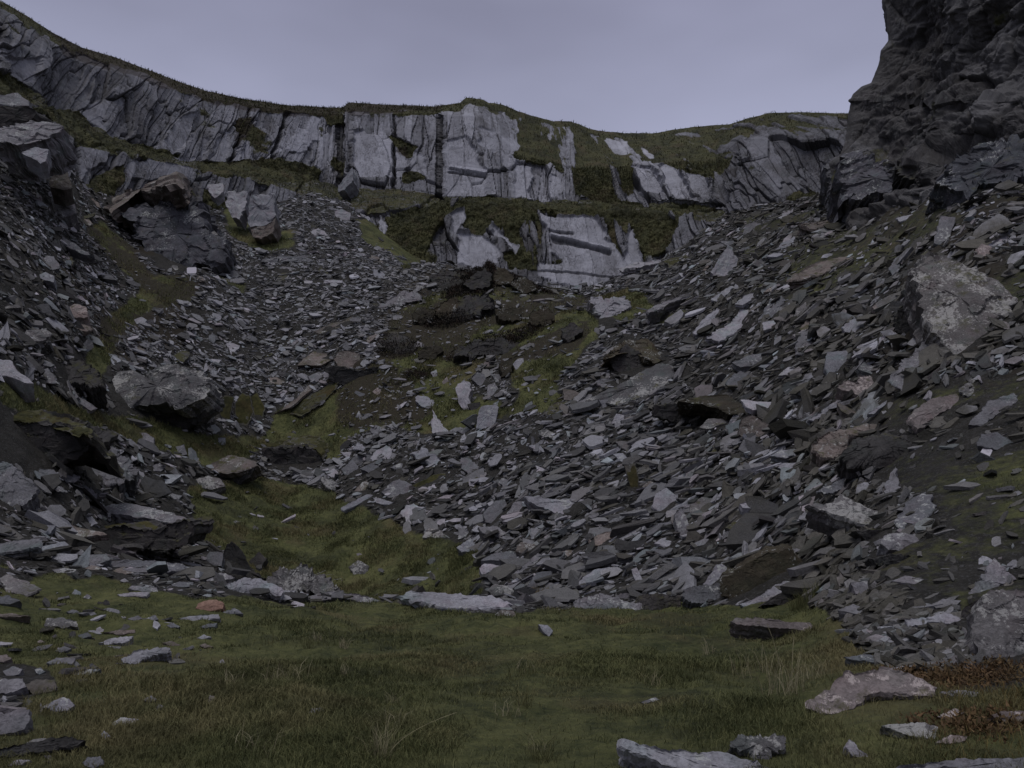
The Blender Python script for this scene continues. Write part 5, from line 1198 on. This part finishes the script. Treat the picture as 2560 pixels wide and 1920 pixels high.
NEAR_L = [
    ("785,742 850,720 875,742 820,756", "grey", "low grey stone half buried, one of two touching in the grass"),
    ("880,745 955,718 972,745 920,755", "grey", "pinkish grey stone touching the low half-buried one"),
    ("1090,742 1160,725 1345,713 1345,740 1190,757", "pale", "long low pale stone just below the orange-pink one"),
    ("1368,702 1440,673 1495,710 1400,716", "grey", "pale tilted stone beside the orange-pink one"),
    ("268,792 285,740 380,733 472,758 478,790 400,797", "lichen", "lumpy lichened stone in the stony turf below the lip row"),
    ("478,842 540,823 562,850 500,862", "grey", "small round blue-green stone under the lumpy lichened one"),
    ("600,892 700,860 820,850 795,878 650,906", "pale", "long blue-grey stone lying under a flat brown one"),
    ("628,826 740,810 832,808 830,830 740,840", "brown", "flat brown slab edge above the long blue-grey stone"),
    ("335,940 395,910 440,928 375,952", "grey", "flat pale stone in the stony turf, above the squat pair"),
    ("285,1015 350,980 462,984 440,1020 345,1028", "grey", "wide squat stone of the stony turf"),
    ("430,1010 462,1000 495,1025 470,1038", "grey", "small stone beside the wide squat one"),
    ("745,990 830,938 950,925 1045,922 1052,945 900,978 850,1018 768,1016", "pale", "largest flat slab in the near turf with a dark underside"),
    ("1225,797 1280,772 1335,768 1320,792 1260,802", "grey", "small pale flat stone in the grass in front of the orange-pink one"),
    ("1020,783 1060,768 1108,790 1050,797", "grey", "small pale stone left lying between two flat slabs"),
    ("1210,860 1250,838 1300,855 1250,868", "pale", "little cream-coloured stone in the grass"),
    ("1225,905 1260,893 1310,915 1260,922", "brown", "little brown slab beyond the largest flat slab"),
    ("990,888 1060,880 1110,905 1040,908", "brown", "thin reddish slab near the largest flat slab"),
    ("18,1062 80,1033 140,1048 112,1085 40,1092", "grey", "rounded stone at the top of the stony patch by the picture's edge"),
    ("-60,1130 30,1105 140,1108 165,1160 50,1200 -60,1200", "grey", "broad sunken grey slab in the stony patch"),
    ("150,1145 220,1110 335,1122 342,1180 205,1212", "brown", "dull reddish slab sunk beside the broad grey one"),
    ("260,1285 320,1250 390,1223 458,1270 420,1305 318,1312", "pale", "pale peaked stone at the stony patch's end"),
    ("448,1082 540,1050 622,1053 560,1082 480,1090", "grey", "flat blue stone in the grass above the pale peaked one"),
    ("685,1387 740,1348 790,1355 855,1358 795,1400 710,1407", "pale", "bright ragged white stone alone in the near grass"),
    ("618,1455 640,1428 682,1462 645,1488", "pale", "small bluish white stone below the bright ragged one"),
    ("50,1645 100,1608 185,1608 125,1642", "pale", "pale yellowish stone under the long dark slab"),
    ("505,1630 540,1590 620,1588 640,1640 560,1665", "grey", "greenish stone at the lower edge near the long dark slab"),
    ("-60,605 60,598 125,632 60,652 -60,655", "grey", "grey-blue stone at the picture's edge below the lip row"),
    ("-60,715 80,708 182,725 100,733 -60,735", "brown", "thin reddish slab at the picture's edge"),
    ("-60,1320 180,1300 185,1350 150,1420 -60,1480", "grey", "big dull slab sunk at the edge under the stony patch"),
    ("870,1245 930,1213 965,1240 920,1255", "grey", "small brownish stone in the middle of the near grass"),
    ("945,1300 975,1265 1005,1275 985,1305", "grey", "small grey-green stone next to the brownish one"),
    ("440,590 460,560 498,580 490,600", "pale", "small bright stone in the grass just below the lip row"),
    ("510,612 535,590 560,605 545,620", "grey", "small blue stone beside the bright one below the lip row"),
    ("720,592 800,578 920,582 900,605 760,606", "pale", "flat lilac slab of the striped cluster in the turf"),
    ("780,560 810,540 870,545 960,548 975,585 900,575", "grey", "striped broken slab of the cluster in the turf"),
    ("405,700 450,685 490,702 450,712", "grey", "small low stone above the lumpy lichened one"),
    ("545,712 580,700 595,715 560,722", "grey", "tiny flat stone in the stony turf beyond the low one"),
    ("1345,1010 1365,990 1385,1010 1370,1022", "grey", "tiny round stone in open grass past the largest flat slab"),
    ("1270,1275 1290,1210 1320,1220 1310,1260", "brown", "small upright brownish stone in the near grass"),
    ("1895,1320 1920,1290 1990,1285 1960,1315", "grey", "dull flat stone deep in the near grass"),
    ("210,1055 250,1040 280,1068 240,1085", "grey", "small grey stone next to the rounded one of the stony patch"),
    ("270,1160 310,1145 345,1165 310,1180", "grey", "small low stone at the corner of the dull reddish slab"),
    ("225,885 250,870 275,885 250,898", "pink", "small pinkish stone in the stony turf"),
    ("-40,975 40,960 70,985 20,1010 -40,1010", "pink", "reddish stone at the picture's edge above the stony patch"),
    ("1430,150 1450,138 1480,148 1460,156", "pale", "small white stone on the hollow turf"),
]
for o_, m_, l_ in NEAR_L:
    R(7, o_, l_, m_, "stone", "stone", tilt=40, th=.12, lift=1.0, bulge=.05, ragged=.05)
R(7, "-60,1560 0,1540 180,1502 400,1463 525,1488 440,1530 250,1562 60,1592 -60,1600", "long dark slab with a lit upper edge near the lower corner", "dark", "slate_slab", "slab", tilt=60, az=5, th=.15, lift=1.0, ref="the long dark slab in the lower corner")
# ------------------------------------------------------------------ more loose slabs, each a thing of its own
CROPS[99] = (0, 0, 1.0)
LABELS = {o["label"] for o in SC.objects if "label" in o}
r4 = random.Random(11)
SHAPES = {"blade": (0.20, 5), "four-sided slab": (0.55, 4), "broken slab": (0.6, 7), "triangular slab": (0.6, 3), "long slab": (0.30, 6), "wedge": (0.45, 5)}
TONES = {"pale": ("pale", 4), "grey": ("grey", 6), "brownish": ("brown", 2), "mossy": ("mossy", 1), "lichened": ("lichen", 1)}
hand_n = len(HAND)
def rel_label(cx, cy, size, tone, shape):
    near = sorted(REFS, key=lambda f: math.hypot((f[0] - cx), (f[1] - cy) * 1.2))[:5]
    big = "large" if size > 75 else "small" if size < 42 else "middling"
    for f in near:
        dx, dy = cx - f[0], cy - f[1]
        far = math.hypot(dx, dy)
        if far > 330:
            continue
        if abs(dy) > abs(dx) * 0.8:
            rel = ("up the slope from" if far > 130 else "just above") if dy < 0 else ("down the slope from" if far > 130 else "just below")
        else:
            rel = ("well to the " if far > 150 else "just ") + ("right of" if dx > 0 else "left of")
        for adj in ("", "thin "):
            l = f"{big} {adj}{tone} {shape} {rel} {f[4]}".replace("  ", " ")
            if len(l.split()) <= 15 and l not in LABELS:
                LABELS.add(l)
                return l
    return None
made = 0
def mound_f(x, y):
    return 36 < y < 55 and -.2 < x / y < .07
for _ in range(6000):
    if made >= 185:
        break
    a, l = r4.uniform(-0.66, 0.66), r4.uniform(math.log(8.5), math.log(66))
    y = math.exp(l)
    x = a * y
    j = int((a - A0) / (A1 - A0) * (NA - 1)); i = int((l - L0) / (L1 - L0) * (NL - 1))
    if gmask_f[i, j] > 0.35 and not (mound_f(x, y) and r4.random() < .5):
        continue
    p = np.array([x, y, GZ[i, j]])
    cx, cy = project(p)
    if not (20 < cx < 2540 and 480 < cy < 1500):
        continue
    h = hit(cx, cy)
    if h is None or abs(h[1] - y) > 1.2:
        continue
    tone = r4.choices(list(TONES), [t[1] for t in TONES.values()])[0]
    shape = r4.choice(list(SHAPES))
    w = np.clip(r4.lognormvariate(math.log(1.15 if a > .12 else .85), 0.38), 0.45, 2.4) * F_PX / y
    w = min(max(w, 32), 165)
    if any(abs(cx - q[0]) < q[2] * 0.9 + w * .40 and abs(cy - q[1]) < q[3] * 0.9 + w * .16 for q in HAND):
        continue
    ar, nv = SHAPES[shape]
    ang = math.radians(r4.gauss(-30 if a > 0.25 else -18 if a > -0.05 else 8, 20))
    ph = r4.uniform(0, 6.28)
    poly = []
    for k in range(nv):
        t = ph + 6.283 * (k + r4.uniform(-.25, .25)) / nv
        u, v = math.cos(t) * w / 2 * r4.uniform(.75, 1.1), math.sin(t) * w / 2 * ar * r4.uniform(.7, 1.1)
        poly.append((cx + u * math.cos(ang) - v * math.sin(ang), cy + u * math.sin(ang) + v * math.cos(ang)))
    lab = rel_label(cx, cy, w, tone, shape)
    if lab is None:
        continue
    R(99, " ".join(f"{q[0]:.1f},{q[1]:.1f}" for q in poly), lab, TONES[tone][0], "slate_slab", "slab", tilt=None if r4.random() < .55 else r4.uniform(30, 62), az=r4.uniform(-30, 15) if a > 0 else r4.uniform(-15, 30),
      th=w / F_PX * y * r4.uniform(.06, .20) * min(1, 70 / w), lift=.8, group="loose slate slabs on the scree", ragged=.05)
    made += 1

# ------------------------------------------------------------------ scree: far more flakes than one could count, one mass
def pick(weight, n, gen):
    c = np.cumsum(weight.ravel()); c /= c[-1]
    k = np.searchsorted(c, gen.random(n))
    i, j = np.unravel_index(k, weight.shape)
    l = gl[i] + (gen.random(n) - .5) * (gl[1] - gl[0]); a = ga[j] + (gen.random(n) - .5) * (ga[1] - ga[0])
    y = np.exp(l)
    return a * y, y

def slope(x, y, e=0.4):
    gx = (ground_z(x + e, y) - ground_z(x - e, y)) / (2 * e)
    gy = (ground_z(x, y + e) - ground_z(x, y - e)) / (2 * e)
    n = np.stack([-gx, -gy, np.ones_like(gx)], -1)
    return n / np.linalg.norm(n, axis=-1, keepdims=True)

g5 = np.random.default_rng(23)
near_l = region(P0, [pts(7, "-200,560 300,560 1000,740 1300,760 1350,920 1050,1040 640,1100 380,1260 300,1659 -300,1659"), pts(9, "1000,520 1900,520 1900,980 1300,900")], 30, 15)
mound = (GY > 33) & (GY < 62) & (GA > -.22) & (GA < .08)
wgt = np.where(gmask_f < 0.35, 1.0, np.where(mound, .11 + .12 * peat, np.where(GY > 17, 0.02, 0.0))) * (np.abs(GA) < 1.1) * (GY > np.where(GA > .3, 6.2, 8)) + near_l * (GY > 3.5) * 0.085
wgt = np.where((GA > 0.3) & (gmask_f > .35) & ~gmask & (GY > 9), .35, wgt)
wgt *= np.clip(0.95 + 0.6 * fbm(np.stack([GX * .12, GY * .12, GX * 0 + 3], -1), 3, 71), 0.25, 1.6)
wgt *= np.interp(GY, [10, 30, 42, 70], [.8, 1.0, 2.4, 2.6]) * np.where((GY > 36) & (GA < .0), 1.9, 1.0) * np.where((GY < 21) & (GA < -.25), .4, 1.0)
wgt *= 1 - .80 * bank * np.where(GA > .3, 1, 0)
wgt *= np.where((GA > .3) & (GY < 14), .6, 1.0) * np.where(GA > .75, .5, 1.0)
NF = 178000
fx, fy = pick(wgt, NF, g5)
fz = ground_z(fx, fy)
_px, _py = project(np.stack([fx, fy, fz + .03], -1))
keep = np.ones(NF, bool)
for o_ in OUTL[:hand_n]:
    c_ = o_.mean(0)
    keep &= ~in_poly(_px, _py, c_ + (o_ - c_) * 1.04 + (0, 2))
fx, fy, fz = fx[keep], fy[keep], fz[keep]
NF = len(fx)
fn = slope(fx, fy)
fn = fn + g5.normal(size=(NF, 3)) * np.where(g5.random(NF) < .20, .60, .22)[:, None] + np.array([0, -.10, 0.05])
fn /= np.linalg.norm(fn, axis=1, keepdims=True)
fa = fx / fy
L = np.clip(np.exp(g5.normal(math.log(0.205), 0.72, NF)), 0.06, 1.15)
L = np.where(fa > .15, L * 1.18, L)
L = np.where((fy > 36) & (fa < .0), np.clip(L * .78, .09, .8), L)
L = np.where((fy < 17) & (fa > .38), np.minimum(L, .45), L)
L = np.where((fy < 11) & (fa > .3), np.minimum(L, .30), L)
L = np.where((fy < 14) & (fa < 0), np.minimum(L, .32) * .8, L)
ang = g5.normal(0, np.where(fa > .12, .48, .75), NF) + np.where(fa > .1, .45, np.where(fa > -.1, .3, -.15))
d0 = np.stack([np.cos(ang), np.sin(ang), 0 * ang], -1)
d0 -= fn * (d0 * fn).sum(1, keepdims=True)
d0 /= np.linalg.norm(d0, axis=1, keepdims=True)
d1 = np.cross(fn, d0)
M6 = 8
tq = (np.arange(M6) / M6 * 2 * np.pi)[None] + g5.uniform(-.30, .30, (NF, M6))
rad = np.clip(g5.normal(.92, .20, (NF, M6)), .45, 1.3)
asp = np.clip(g5.normal(np.where(fa > .12, .40, .47), .17, NF), .15, .95)
U = np.cos(tq) * rad * (L / 2)[:, None]; Vv = np.sin(tq) * rad * (L * asp / 2)[:, None]
T = L * g5.uniform(.04, .16, NF)
ctr = np.stack([fx, fy, fz + (g5.random(NF) ** 2 * .26 - .03) * np.clip((fy - 8) / 14, .12, 1) * np.clip(L / .3, .4, 1.3)], -1)
top = ctr[:, None] + d0[:, None] * U[..., None] + d1[:, None] * Vv[..., None] + fn[:, None] * ((T / 2)[:, None] * (1 + g5.normal(0, .22, (NF, M6))))[..., None]
sk = g5.uniform(.82, 1.08, (NF, 1))
bot = ctr[:, None] + d0[:, None] * (U * sk + (g5.normal(0, .05, (NF, 1)) * L[:, None]))[..., None] + d1[:, None] * (Vv * sk)[..., None] - fn[:, None] * (T / 2)[:, None, None]
FV = np.concatenate([top, bot], 1).reshape(-1, 3)
tri = []
for k in range(1, M6 - 1):
    tri += [(0, k, k + 1), (M6, M6 + k + 1, M6 + k)]
for k in range(M6):
    n2 = (k + 1) % M6
    tri += [(k, M6 + k, M6 + n2), (k, M6 + n2, n2)]
tri = np.array(tri)
FF = (tri[None] + (np.arange(NF) * 2 * M6)[:, None, None]).reshape(-1, 3)
scree = mesh_obj("scree", FV, FF, MAT["flake"], smooth=False, attrs={"fresh": np.repeat(np.where((fy > 34) & (fa < .05) & (fa > -.5), 1.0, np.where((fa > -.1) & (fa < .22), .45, .12)) * g5.random(NF), 2 * M6), "moss": np.repeat(np.clip(np.where((fy > 36) & (fy < 58) & (fa > -.17) & (fa < .06), .9, np.where(fa > .08, np.clip(.42 + (fa - .08) * 1.7, 0, 1), np.where(fy > 36, .08, .5))) + .1 * g5.normal(size=NF), 0, 1), 2 * M6)})
tag(scree, "countless small slate flakes covering the quarry slopes", kind="stuff")

# ------------------------------------------------------------------ turf: short moor grass, one mass
def blades(name, x, y, z, h, w, lean, gen, mat, curl=0.5):
    n = len(x)
    az_ = gen.uniform(0, 2 * np.pi, n)
    side = np.stack([np.cos(az_), np.sin(az_), 0 * az_], -1)
    bd = gen.uniform(0, 2 * np.pi, n)
    bend = np.stack([np.cos(bd), np.sin(bd), 0 * bd], -1) * (h * lean)[:, None]
    b = np.stack([x, y, z], -1)
    up = np.array([0, 0, 1.0])
    p1 = b + up * (h * .55)[:, None] + bend * .35
    p2 = b + up * (h * (1 - .3 * lean))[:, None] + bend
    hw = side * (w / 2)[:, None]
    V = np.stack([b - hw, b + hw, p1 - hw * .8, p1 + hw * .8, p2], 1).reshape(-1, 3)
    t = np.array([(0, 1, 3), (0, 3, 2), (2, 3, 4)])
    Fz = (t[None] + (np.arange(n) * 5)[:, None, None]).reshape(-1, 3)
    return V, Fz

turf_mat = make_blade_mat("turf_blades", ((0.036, 0.046, 0.013), (0.160, 0.158, 0.064), (0.19, 0.155, 0.075)), 0.45)
straw_mat = make_blade_mat("dry_straw_blades", ((0.22, 0.19, 0.11), (0.36, 0.32, 0.20), (0.22, 0.20, 0.11)), 2.0)
green_mat = make_blade_mat("rank_green_blades", ((0.05, 0.06, 0.02), (0.13, 0.12, 0.05), (0.10, 0.09, 0.035)), 1.0)
heath_mat = make_blade_mat("dark_heather", ((0.012, 0.011, 0.009), (0.035, 0.028, 0.020), (0.045, 0.026, 0.016)), 2.0)
bracken_mat = make_blade_mat("rusty_bracken", ((0.065, 0.038, 0.018), (0.17, 0.10, 0.045), (0.13, 0.095, 0.04)), 3.0)
ochre_mat = make_blade_mat("ochre_grass", ((0.10, 0.075, 0.02), (0.20, 0.15, 0.05), (0.13, 0.08, 0.03)), 3.0)

g6 = np.random.default_rng(5)
bl_V, bl_F, off = [], [], 0
for (ymin, ymax, n, hh, ww) in ((3.2, 15.5, 210000, .055, .00075), (15.5, 62, 120000, .10, .00062)):
    wt = (gmask_f > .5) * (GY > ymin) * (GY < ymax) * (np.abs(GA) < 1.05) * np.where(gmask, 1, .35)
    wt = wt * (1 - .85 * peat) * np.clip(0.45 + 2.4 * fbm(np.stack([GX * 1.3, GY * 1.3, GX * 0], -1), 3, 44), .08, 2)
    x, y = pick(wt, n, g6)
    z = ground_z(x, y) - .01
    tus = np.clip(1 + 1.1 * fbm(np.stack([x * .9, y * .9, 0 * x], -1), 3, 66), .35, 2)
    h = hh * tus * g6.uniform(.5, 1.4, n) * np.clip(y / 22, 1, 1.6)
    w = np.maximum(ww * y * g6.uniform(.6, 1.3, n), .003)
    V, Fz = blades("grass", x, y, z, h, w, g6.uniform(.2, 1.1, n), g6, turf_mat)
    bl_V.append(V); bl_F.append(Fz + off); off += len(V)
# coarse moor grass on the cliff ledges and rim, same sward
cm = np.clip(gb, 0, 1) * (gb > .55) * (wx > -60) * (wx < 2200) * (tier >= 1)
c_ = np.cumsum(cm.ravel()); c_ /= c_[-1]
kk = np.searchsorted(c_, g6.random(42000))
cpnt = WD.reshape(-1, 3)[kk] + g6.normal(0, .12, (len(kk), 3)) * np.array([1, .3, .3])
ledge_mat = make_blade_mat("ledge_grass_blades", ((0.024, 0.026, 0.009), (0.085, 0.084, 0.026), (0.075, 0.058, 0.026)), 0.3)
n_turf = sum(len(f) for f in bl_F)
V, Fz = blades("grass", cpnt[:, 0], cpnt[:, 1], cpnt[:, 2] - .08, g6.uniform(.12, .40, len(kk)) * cpnt[:, 1] / 85, g6.uniform(.05, .09, len(kk)) * cpnt[:, 1] / 85, g6.uniform(.3, 1.2, len(kk)), g6, turf_mat)
bl_V.append(V); bl_F.append(Fz + off); off += len(V)
grass = mesh_obj("grass", np.concatenate(bl_V), np.concatenate(bl_F), [turf_mat, ledge_mat])
grass.data.polygons.foreach_set("material_index", (np.arange(len(grass.data.polygons)) >= n_turf).astype(np.int32))
tag(grass, "short mossy moor grass on the quarry floor and mound", kind="stuff")

def tuft(crop, xy, label, n, h, spread, mats, name="grass_tuft", cat="grass tuft", group=None, seed=1, stalks=()):
    o = pts(crop, xy)[0]
    p = hit_low(*o)
    gn = np.random.default_rng(seed)
    rr = spread * np.sqrt(gn.random(n)); th = gn.uniform(0, 6.28, n)
    x, y = rr * np.cos(th), rr * np.sin(th) * .8
    z = ground_z(p[0] + x, p[1] + y) - p[2] - .02
    V, Fz = blades(name, x, y, z, h * gn.uniform(.35, 1.1, n), np.full(n, .0022 * p[1] / 4.5 + .0008), gn.uniform(.15, .9, n), gn, mats)
    root = bpy.data.objects.new(name, None)
    COL.objects.link(root)
    root.location = p
    mesh_obj("blades", V, Fz, mats, parent=root)
    Vs, Fs, of = [], [], 0
    for (sx, sh, bx_, by_) in stalks:      # single bent seed stalks
        pr = None
        Vs, Fs, of = [], [], 0
        for k in range(9):
            t = k / 8
            c = np.array([sx + bx_ * t ** 1.6, by_ * t, sh * (t - .18 * t * t)])
            w = .0032 * (1 - .55 * t) * (1.6 if t > .82 else 1)
            ring = np.array([c + (-w, 0, 0), c + (w * .5, w * .8, 0), c + (w * .5, -w * .8, 0)])
            Vs.append(ring)
            if pr is not None:
                for e in range(3):
                    f = (e + 1) % 3
                    Fs.append(np.array([(pr + e, of + e, of + f), (pr + e, of + f, pr + f)]))
            pr = of
            of += 3
        mesh_obj("stalk", np.concatenate(Vs), np.concatenate(Fs), mats, parent=root)
    return tag(root, label, cat, group)

tuft(8, "385,1600", "straw-coloured grass tuft with one long arching stalk at the lower middle", 90, .24, .07, straw_mat, seed=3, stalks=((.0, .30, .04, .02), (.03, .30, .40, .05), (-.03, .22, -.02, 0)))
tuft(8, "1370,1620", "pale green grass tuft near the lower edge, leaning two ways", 80, .22, .08, green_mat, seed=4, stalks=((.0, .2, -.12, .02), (.02, .2, .08, .0)))
tuft(8, "1230,1100", "thin pale grass tuft in the middle of the near turf", 70, .22, .16, green_mat, seed=5)
tuft(9, "740,1210", "tall straw stalks standing beside the large pinkish slab", 70, .42, .16, straw_mat, seed=6, stalks=((.0, .62, -.10, .02), (.06, .5, .04, .02), (-.1, .45, -.05, 0)))
tuft(9, "560,1090", "sparse straw stalks in the grass further from the pinkish slab", 34, .36, .22, straw_mat, seed=7)
tuft(7, "1740,1150", "faint dry grass tuft in open turf by the lone stones", 60, .24, .20, straw_mat, seed=8)
tuft(9, "930,1110", "few short straw stalks at the end of the pinkish slab", 36, .24, .12, straw_mat, seed=9)
tuft(9, "870,660", "dense green tussock on the turf lip beneath the thin sloping slab", 260, .30, .22, green_mat, seed=10)
tuft(8, "1330,600", "brown tussock tucked between the rounded stone and the scree foot", 200, .26, .30, ochre_mat, seed=12)
tuft(8, "760,570", "dark green rank tussock in the hollow turf near the lip", 220, .35, .8, green_mat, seed=13)
tuft(9, "2120,1250", "ochre grass clump by the edge beneath the bracken", 420, .16, .40, ochre_mat, seed=14)
tuft(9, "1950,1560", "ochre grass clump on the broad slab at the lower edge", 300, .13, .35, ochre_mat, seed=15)

r9 = random.Random(4)
for k in range(26):
    tx, ty = r9.uniform(520, 1960), r9.uniform(1590, 1890)
    if any(abs(tx - q[0]) < q[2] + 15 and abs(ty - q[1]) < q[3] + 15 for q in HAND):
        continue
    tuft(99, f"{tx:.0f},{ty:.0f}", "thin wispy tuft of drying grass in the open near turf", r9.randint(18, 50), r9.uniform(.12, .24), r9.uniform(.05, .16), straw_mat if r9.random() < .45 else green_mat, seed=200 + k, group="wispy tufts in the near turf")

def clump(crop, xy, label, size, n, leaf, mat, name, cat, seed, group=None):
    """A low shrub: many small leaf faces on thin stems through a flattened dome."""
    o = pts(crop, xy)[0]
    p = hit_low(*o)
    gn = np.random.default_rng(seed)
    sx, sy, sz = size
    d = gn.normal(size=(n, 3)); d /= np.linalg.norm(d, axis=1, keepdims=True)
    d[:, 2] = np.abs(d[:, 2])
    rad = gn.random(n) ** .45 * (1 + .35 * fbm(d * 2.2 + seed, 3, seed))
    c = d * rad[:, None] * np.array([sx, sy, sz])
    c[:, 2] += ground_z(p[0] + c[:, 0], p[1] + c[:, 1]) - p[2] - .03
    a = gn.normal(size=(n, 3)); a[:, 2] += .7; a /= np.linalg.norm(a, axis=1, keepdims=True)
    b = np.cross(a, gn.normal(size=(n, 3))); b /= np.linalg.norm(b, axis=1, keepdims=True)
    s = leaf * gn.uniform(.5, 1.4, n)[:, None]
    V = np.stack([c - b * s * .35, c + b * s * .35, c + a * s * 1.6], 1).reshape(-1, 3)
    Fz = np.arange(n * 3).reshape(n, 3)
    root = bpy.data.objects.new(name, None)
    COL.objects.link(root)
    root.location = p
    mesh_obj("foliage", V, Fz, mat, parent=root)
    ns = max(24, n // 40)
    k = gn.choice(n, ns, replace=False)
    tip = c[k] * np.array([1.04, 1.04, 1.12])
    foot = tip * np.array([.45, .45, 0])
    foot[:, 2] = ground_z(p[0] + foot[:, 0], p[1] + foot[:, 1]) - p[2] - .05
    wv = np.stack([np.full(ns, leaf * .16), np.zeros(ns), np.zeros(ns)], -1)
    wu = wv[:, [1, 0, 2]]
    mid = (tip * .5 + foot * .5) + gn.normal(0, leaf * .8, (ns, 3))
    SV = np.stack([foot - wv, foot + wv, foot + wu, mid - wv * .7, mid + wv * .7, mid + wu * .7, tip], 1).reshape(-1, 3)
    st = np.array([(0, 1, 4), (0, 4, 3), (1, 2, 5), (1, 5, 4), (2, 0, 3), (2, 3, 5), (3, 4, 6), (4, 5, 6), (5, 3, 6)])
    mesh_obj("stems", SV, (st[None] + (np.arange(ns) * 7)[:, None, None]).reshape(-1, 3), heath_mat if mat is heath_mat else bracken_mat, parent=root)
    return tag(root, label, cat, group)

clump(5, "1045,62", "small black heather bush standing up on the very top of the mound", (.6, .6, .8), 2600, .07, heath_mat, "heather_bush", "bush", 1)
clump(5, "1150,130", "wide dark heather clump covering the crest of the mound", (2.2, 1.0, .45), 6000, .09, heath_mat, "heather_bush", "bush", 2)
clump(5, "1290,175", "lower heather clump on the mound's flank by the pale cliff slab", (1.7, .9, .35), 3600, .08, heath_mat, "heather_bush", "bush", 3)
clump(5, "800,120", "brown heather clump on the dark ledge of the mound's top", (2.0, .9, .4), 4200, .08, heath_mat, "heather_bush", "bush", 4)
clump(5, "1010,120", "black heather clump next to the small bush on the mound's crest", (1.7, .9, .5), 5200, .09, heath_mat, "heather_bush", "bush", 21)
clump(5, "900,190", "dark heather clump between the crest and the brown heather of the mound", (1.8, .8, .35), 4200, .09, heath_mat, "heather_bush", "bush", 22)
clump(5, "820,370", "dark heather clump in the shade of the blocky rock below the mound's top", (2.3, .8, .7), 4400, .08, heath_mat, "heather_bush", "bush", 23)
clump(5, "1090,540", "long dark heather clump on the low stepped rock of the mound", (2.8, .7, .7), 5200, .07, heath_mat, "heather_bush", "bush", 24)
clump(5, "600,720", "small dark heather clump under the mossy brow, by a flat stone", (.9, .5, .35), 1800, .05, heath_mat, "heather_bush", "bush", 25)
clump(5, "470,560", "dark heather clump hanging over the moss beside the square block", (1.5, .8, .8), 3200, .06, heath_mat, "heather_bush", "bush", 5)
clump(9, "1720,1120", "rust-brown bracken clump behind the large pinkish slab", (.66, .44, .12), 2600, .020, bracken_mat, "bracken_clump", "bracken", 6)
clump(9, "1960,1080", "tawny bracken clump between the rusty one and the big edge boulder", (.60, .44, .11), 2200, .020, bracken_mat, "bracken_clump", "bracken", 7)
clump(9, "1900,1420", "low dark red bracken clump in front of the pink stones", (.50, .28, .10), 1700, .022, bracken_mat, "bracken_clump", "bracken", 8)

# bleached roots draped over the rock on the turf lip
p_r = hit_low(*pts(7, "1840,560")[0])
gr_ = np.random.default_rng(77)
Vs, Fs, of = [], [], 0
for k in range(46):
    x0 = gr_.uniform(-.95, 1.15); y0 = gr_.uniform(-.35, .15)
    z0 = .48 * math.exp(-(x0 / .8) ** 2) + gr_.uniform(-.05, .12)
    c = np.array([x0, y0, z0]); dr = np.array([gr_.normal(0, .6) + .25, -.5, -.55 + gr_.normal(0, .35)])
    pr = None
    for s_ in range(8):
        w = .011 * (1 - .09 * s_)
        ring = np.array([c + (-w, 0, w * .3), c + (w, 0, 0), c + (0, 0, -w)])
        Vs.append(ring)
        if pr is not None:
            for e in range(3):
                f = (e + 1) % 3
                Fs += [(pr + e, of + e, of + f), (pr + e, of + f, pr + f)]
        pr = of; of += 3
        dr = dr + gr_.normal(0, .35, 3)
        c = c + unit(dr) * .065
roots = mesh_obj("dead_roots", np.concatenate(Vs), np.array(Fs), make_blade_mat("bleached_roots", ((.22, .21, .2), (.46, .45, .44), (.3, .29, .27)), 3.0), loc=p_r + np.array([0, -.1, .02]))
tag(roots, "tangle of bleached dead roots hanging over the jagged rock", "roots")

# ------------------------------------------------------------------ the little sign below the outcrop
sp = hit_low(474.5, 705)
S = sp[1] / F_PX                     # metres per photo pixel there
sign = bpy.data.objects.new("warning_sign", None)
COL.objects.link(sign)
sign.location = sp
tag(sign, "small blank white sign on a thin crooked post below the dark outcrop", "sign")
paint = NT("white_sign_paint")
paint_m = paint.done(paint.mix(paint.noise(3, 3), (.86, .80, .86), (.92, .88, .92)), None, .5)
steel = NT("grey_post_paint")
steel_m = steel.done(steel.mix(steel.noise(9, 3), (.5, .5, .52), (.62, .62, .64)), None, .5)
bw, bh, rr_ = 12.3 * S, 7.9 * S, 3.2 * S
cxs, czs = 4.0 * S, (705 - 674.6) * S
outl = []
for qx, qz, a0 in ((1, 1, 0), (-1, 1, 90), (-1, -1, 180), (1, -1, 270)):
    for k in range(6):
        t = math.radians(a0 + k * 18)
        outl.append((qx * (bw - rr_) + rr_ * math.cos(t), qz * (bh - rr_) + rr_ * math.sin(t)))
rot = math.radians(3)
outl = [(u * math.cos(rot) - v * math.sin(rot) + cxs, u * math.sin(rot) + v * math.cos(rot) + czs) for u, v in outl]
nO = len(outl)
BVs = [(u, -.06, v) for u, v in outl] + [(u, -.045, v) for u, v in outl]
BF = [tuple(range(nO))[::-1], tuple(range(nO, 2 * nO))] + [(k, (k + 1) % nO, nO + (k + 1) % nO, nO + k) for k in range(nO)]
mesh_obj("board", BVs, BF, paint_m, parent=sign)
PV, PF = [], []
path = [(0, -.3), (0, .02), (1.0 * S, 10 * S), (3.2 * S, 20 * S), (3.8 * S, 36 * S)]
for u, v in path:
    for k in range(8):
        t = k / 8 * 6.2832
        PV.append((u + .03 * math.cos(t), .03 * math.sin(t), v))
for i in range(len(path) - 1):
    for k in range(8):
        PF.append((i * 8 + k, i * 8 + (k + 1) % 8, i * 8 + 8 + (k + 1) % 8, i * 8 + 8 + k))
PF += [tuple(range(8))[::-1], tuple(range((len(path) - 1) * 8, len(path) * 8))]
mesh_obj("post", PV, PF, steel_m, parent=sign)
print("hand stones", hand_n, "loose slabs", made)
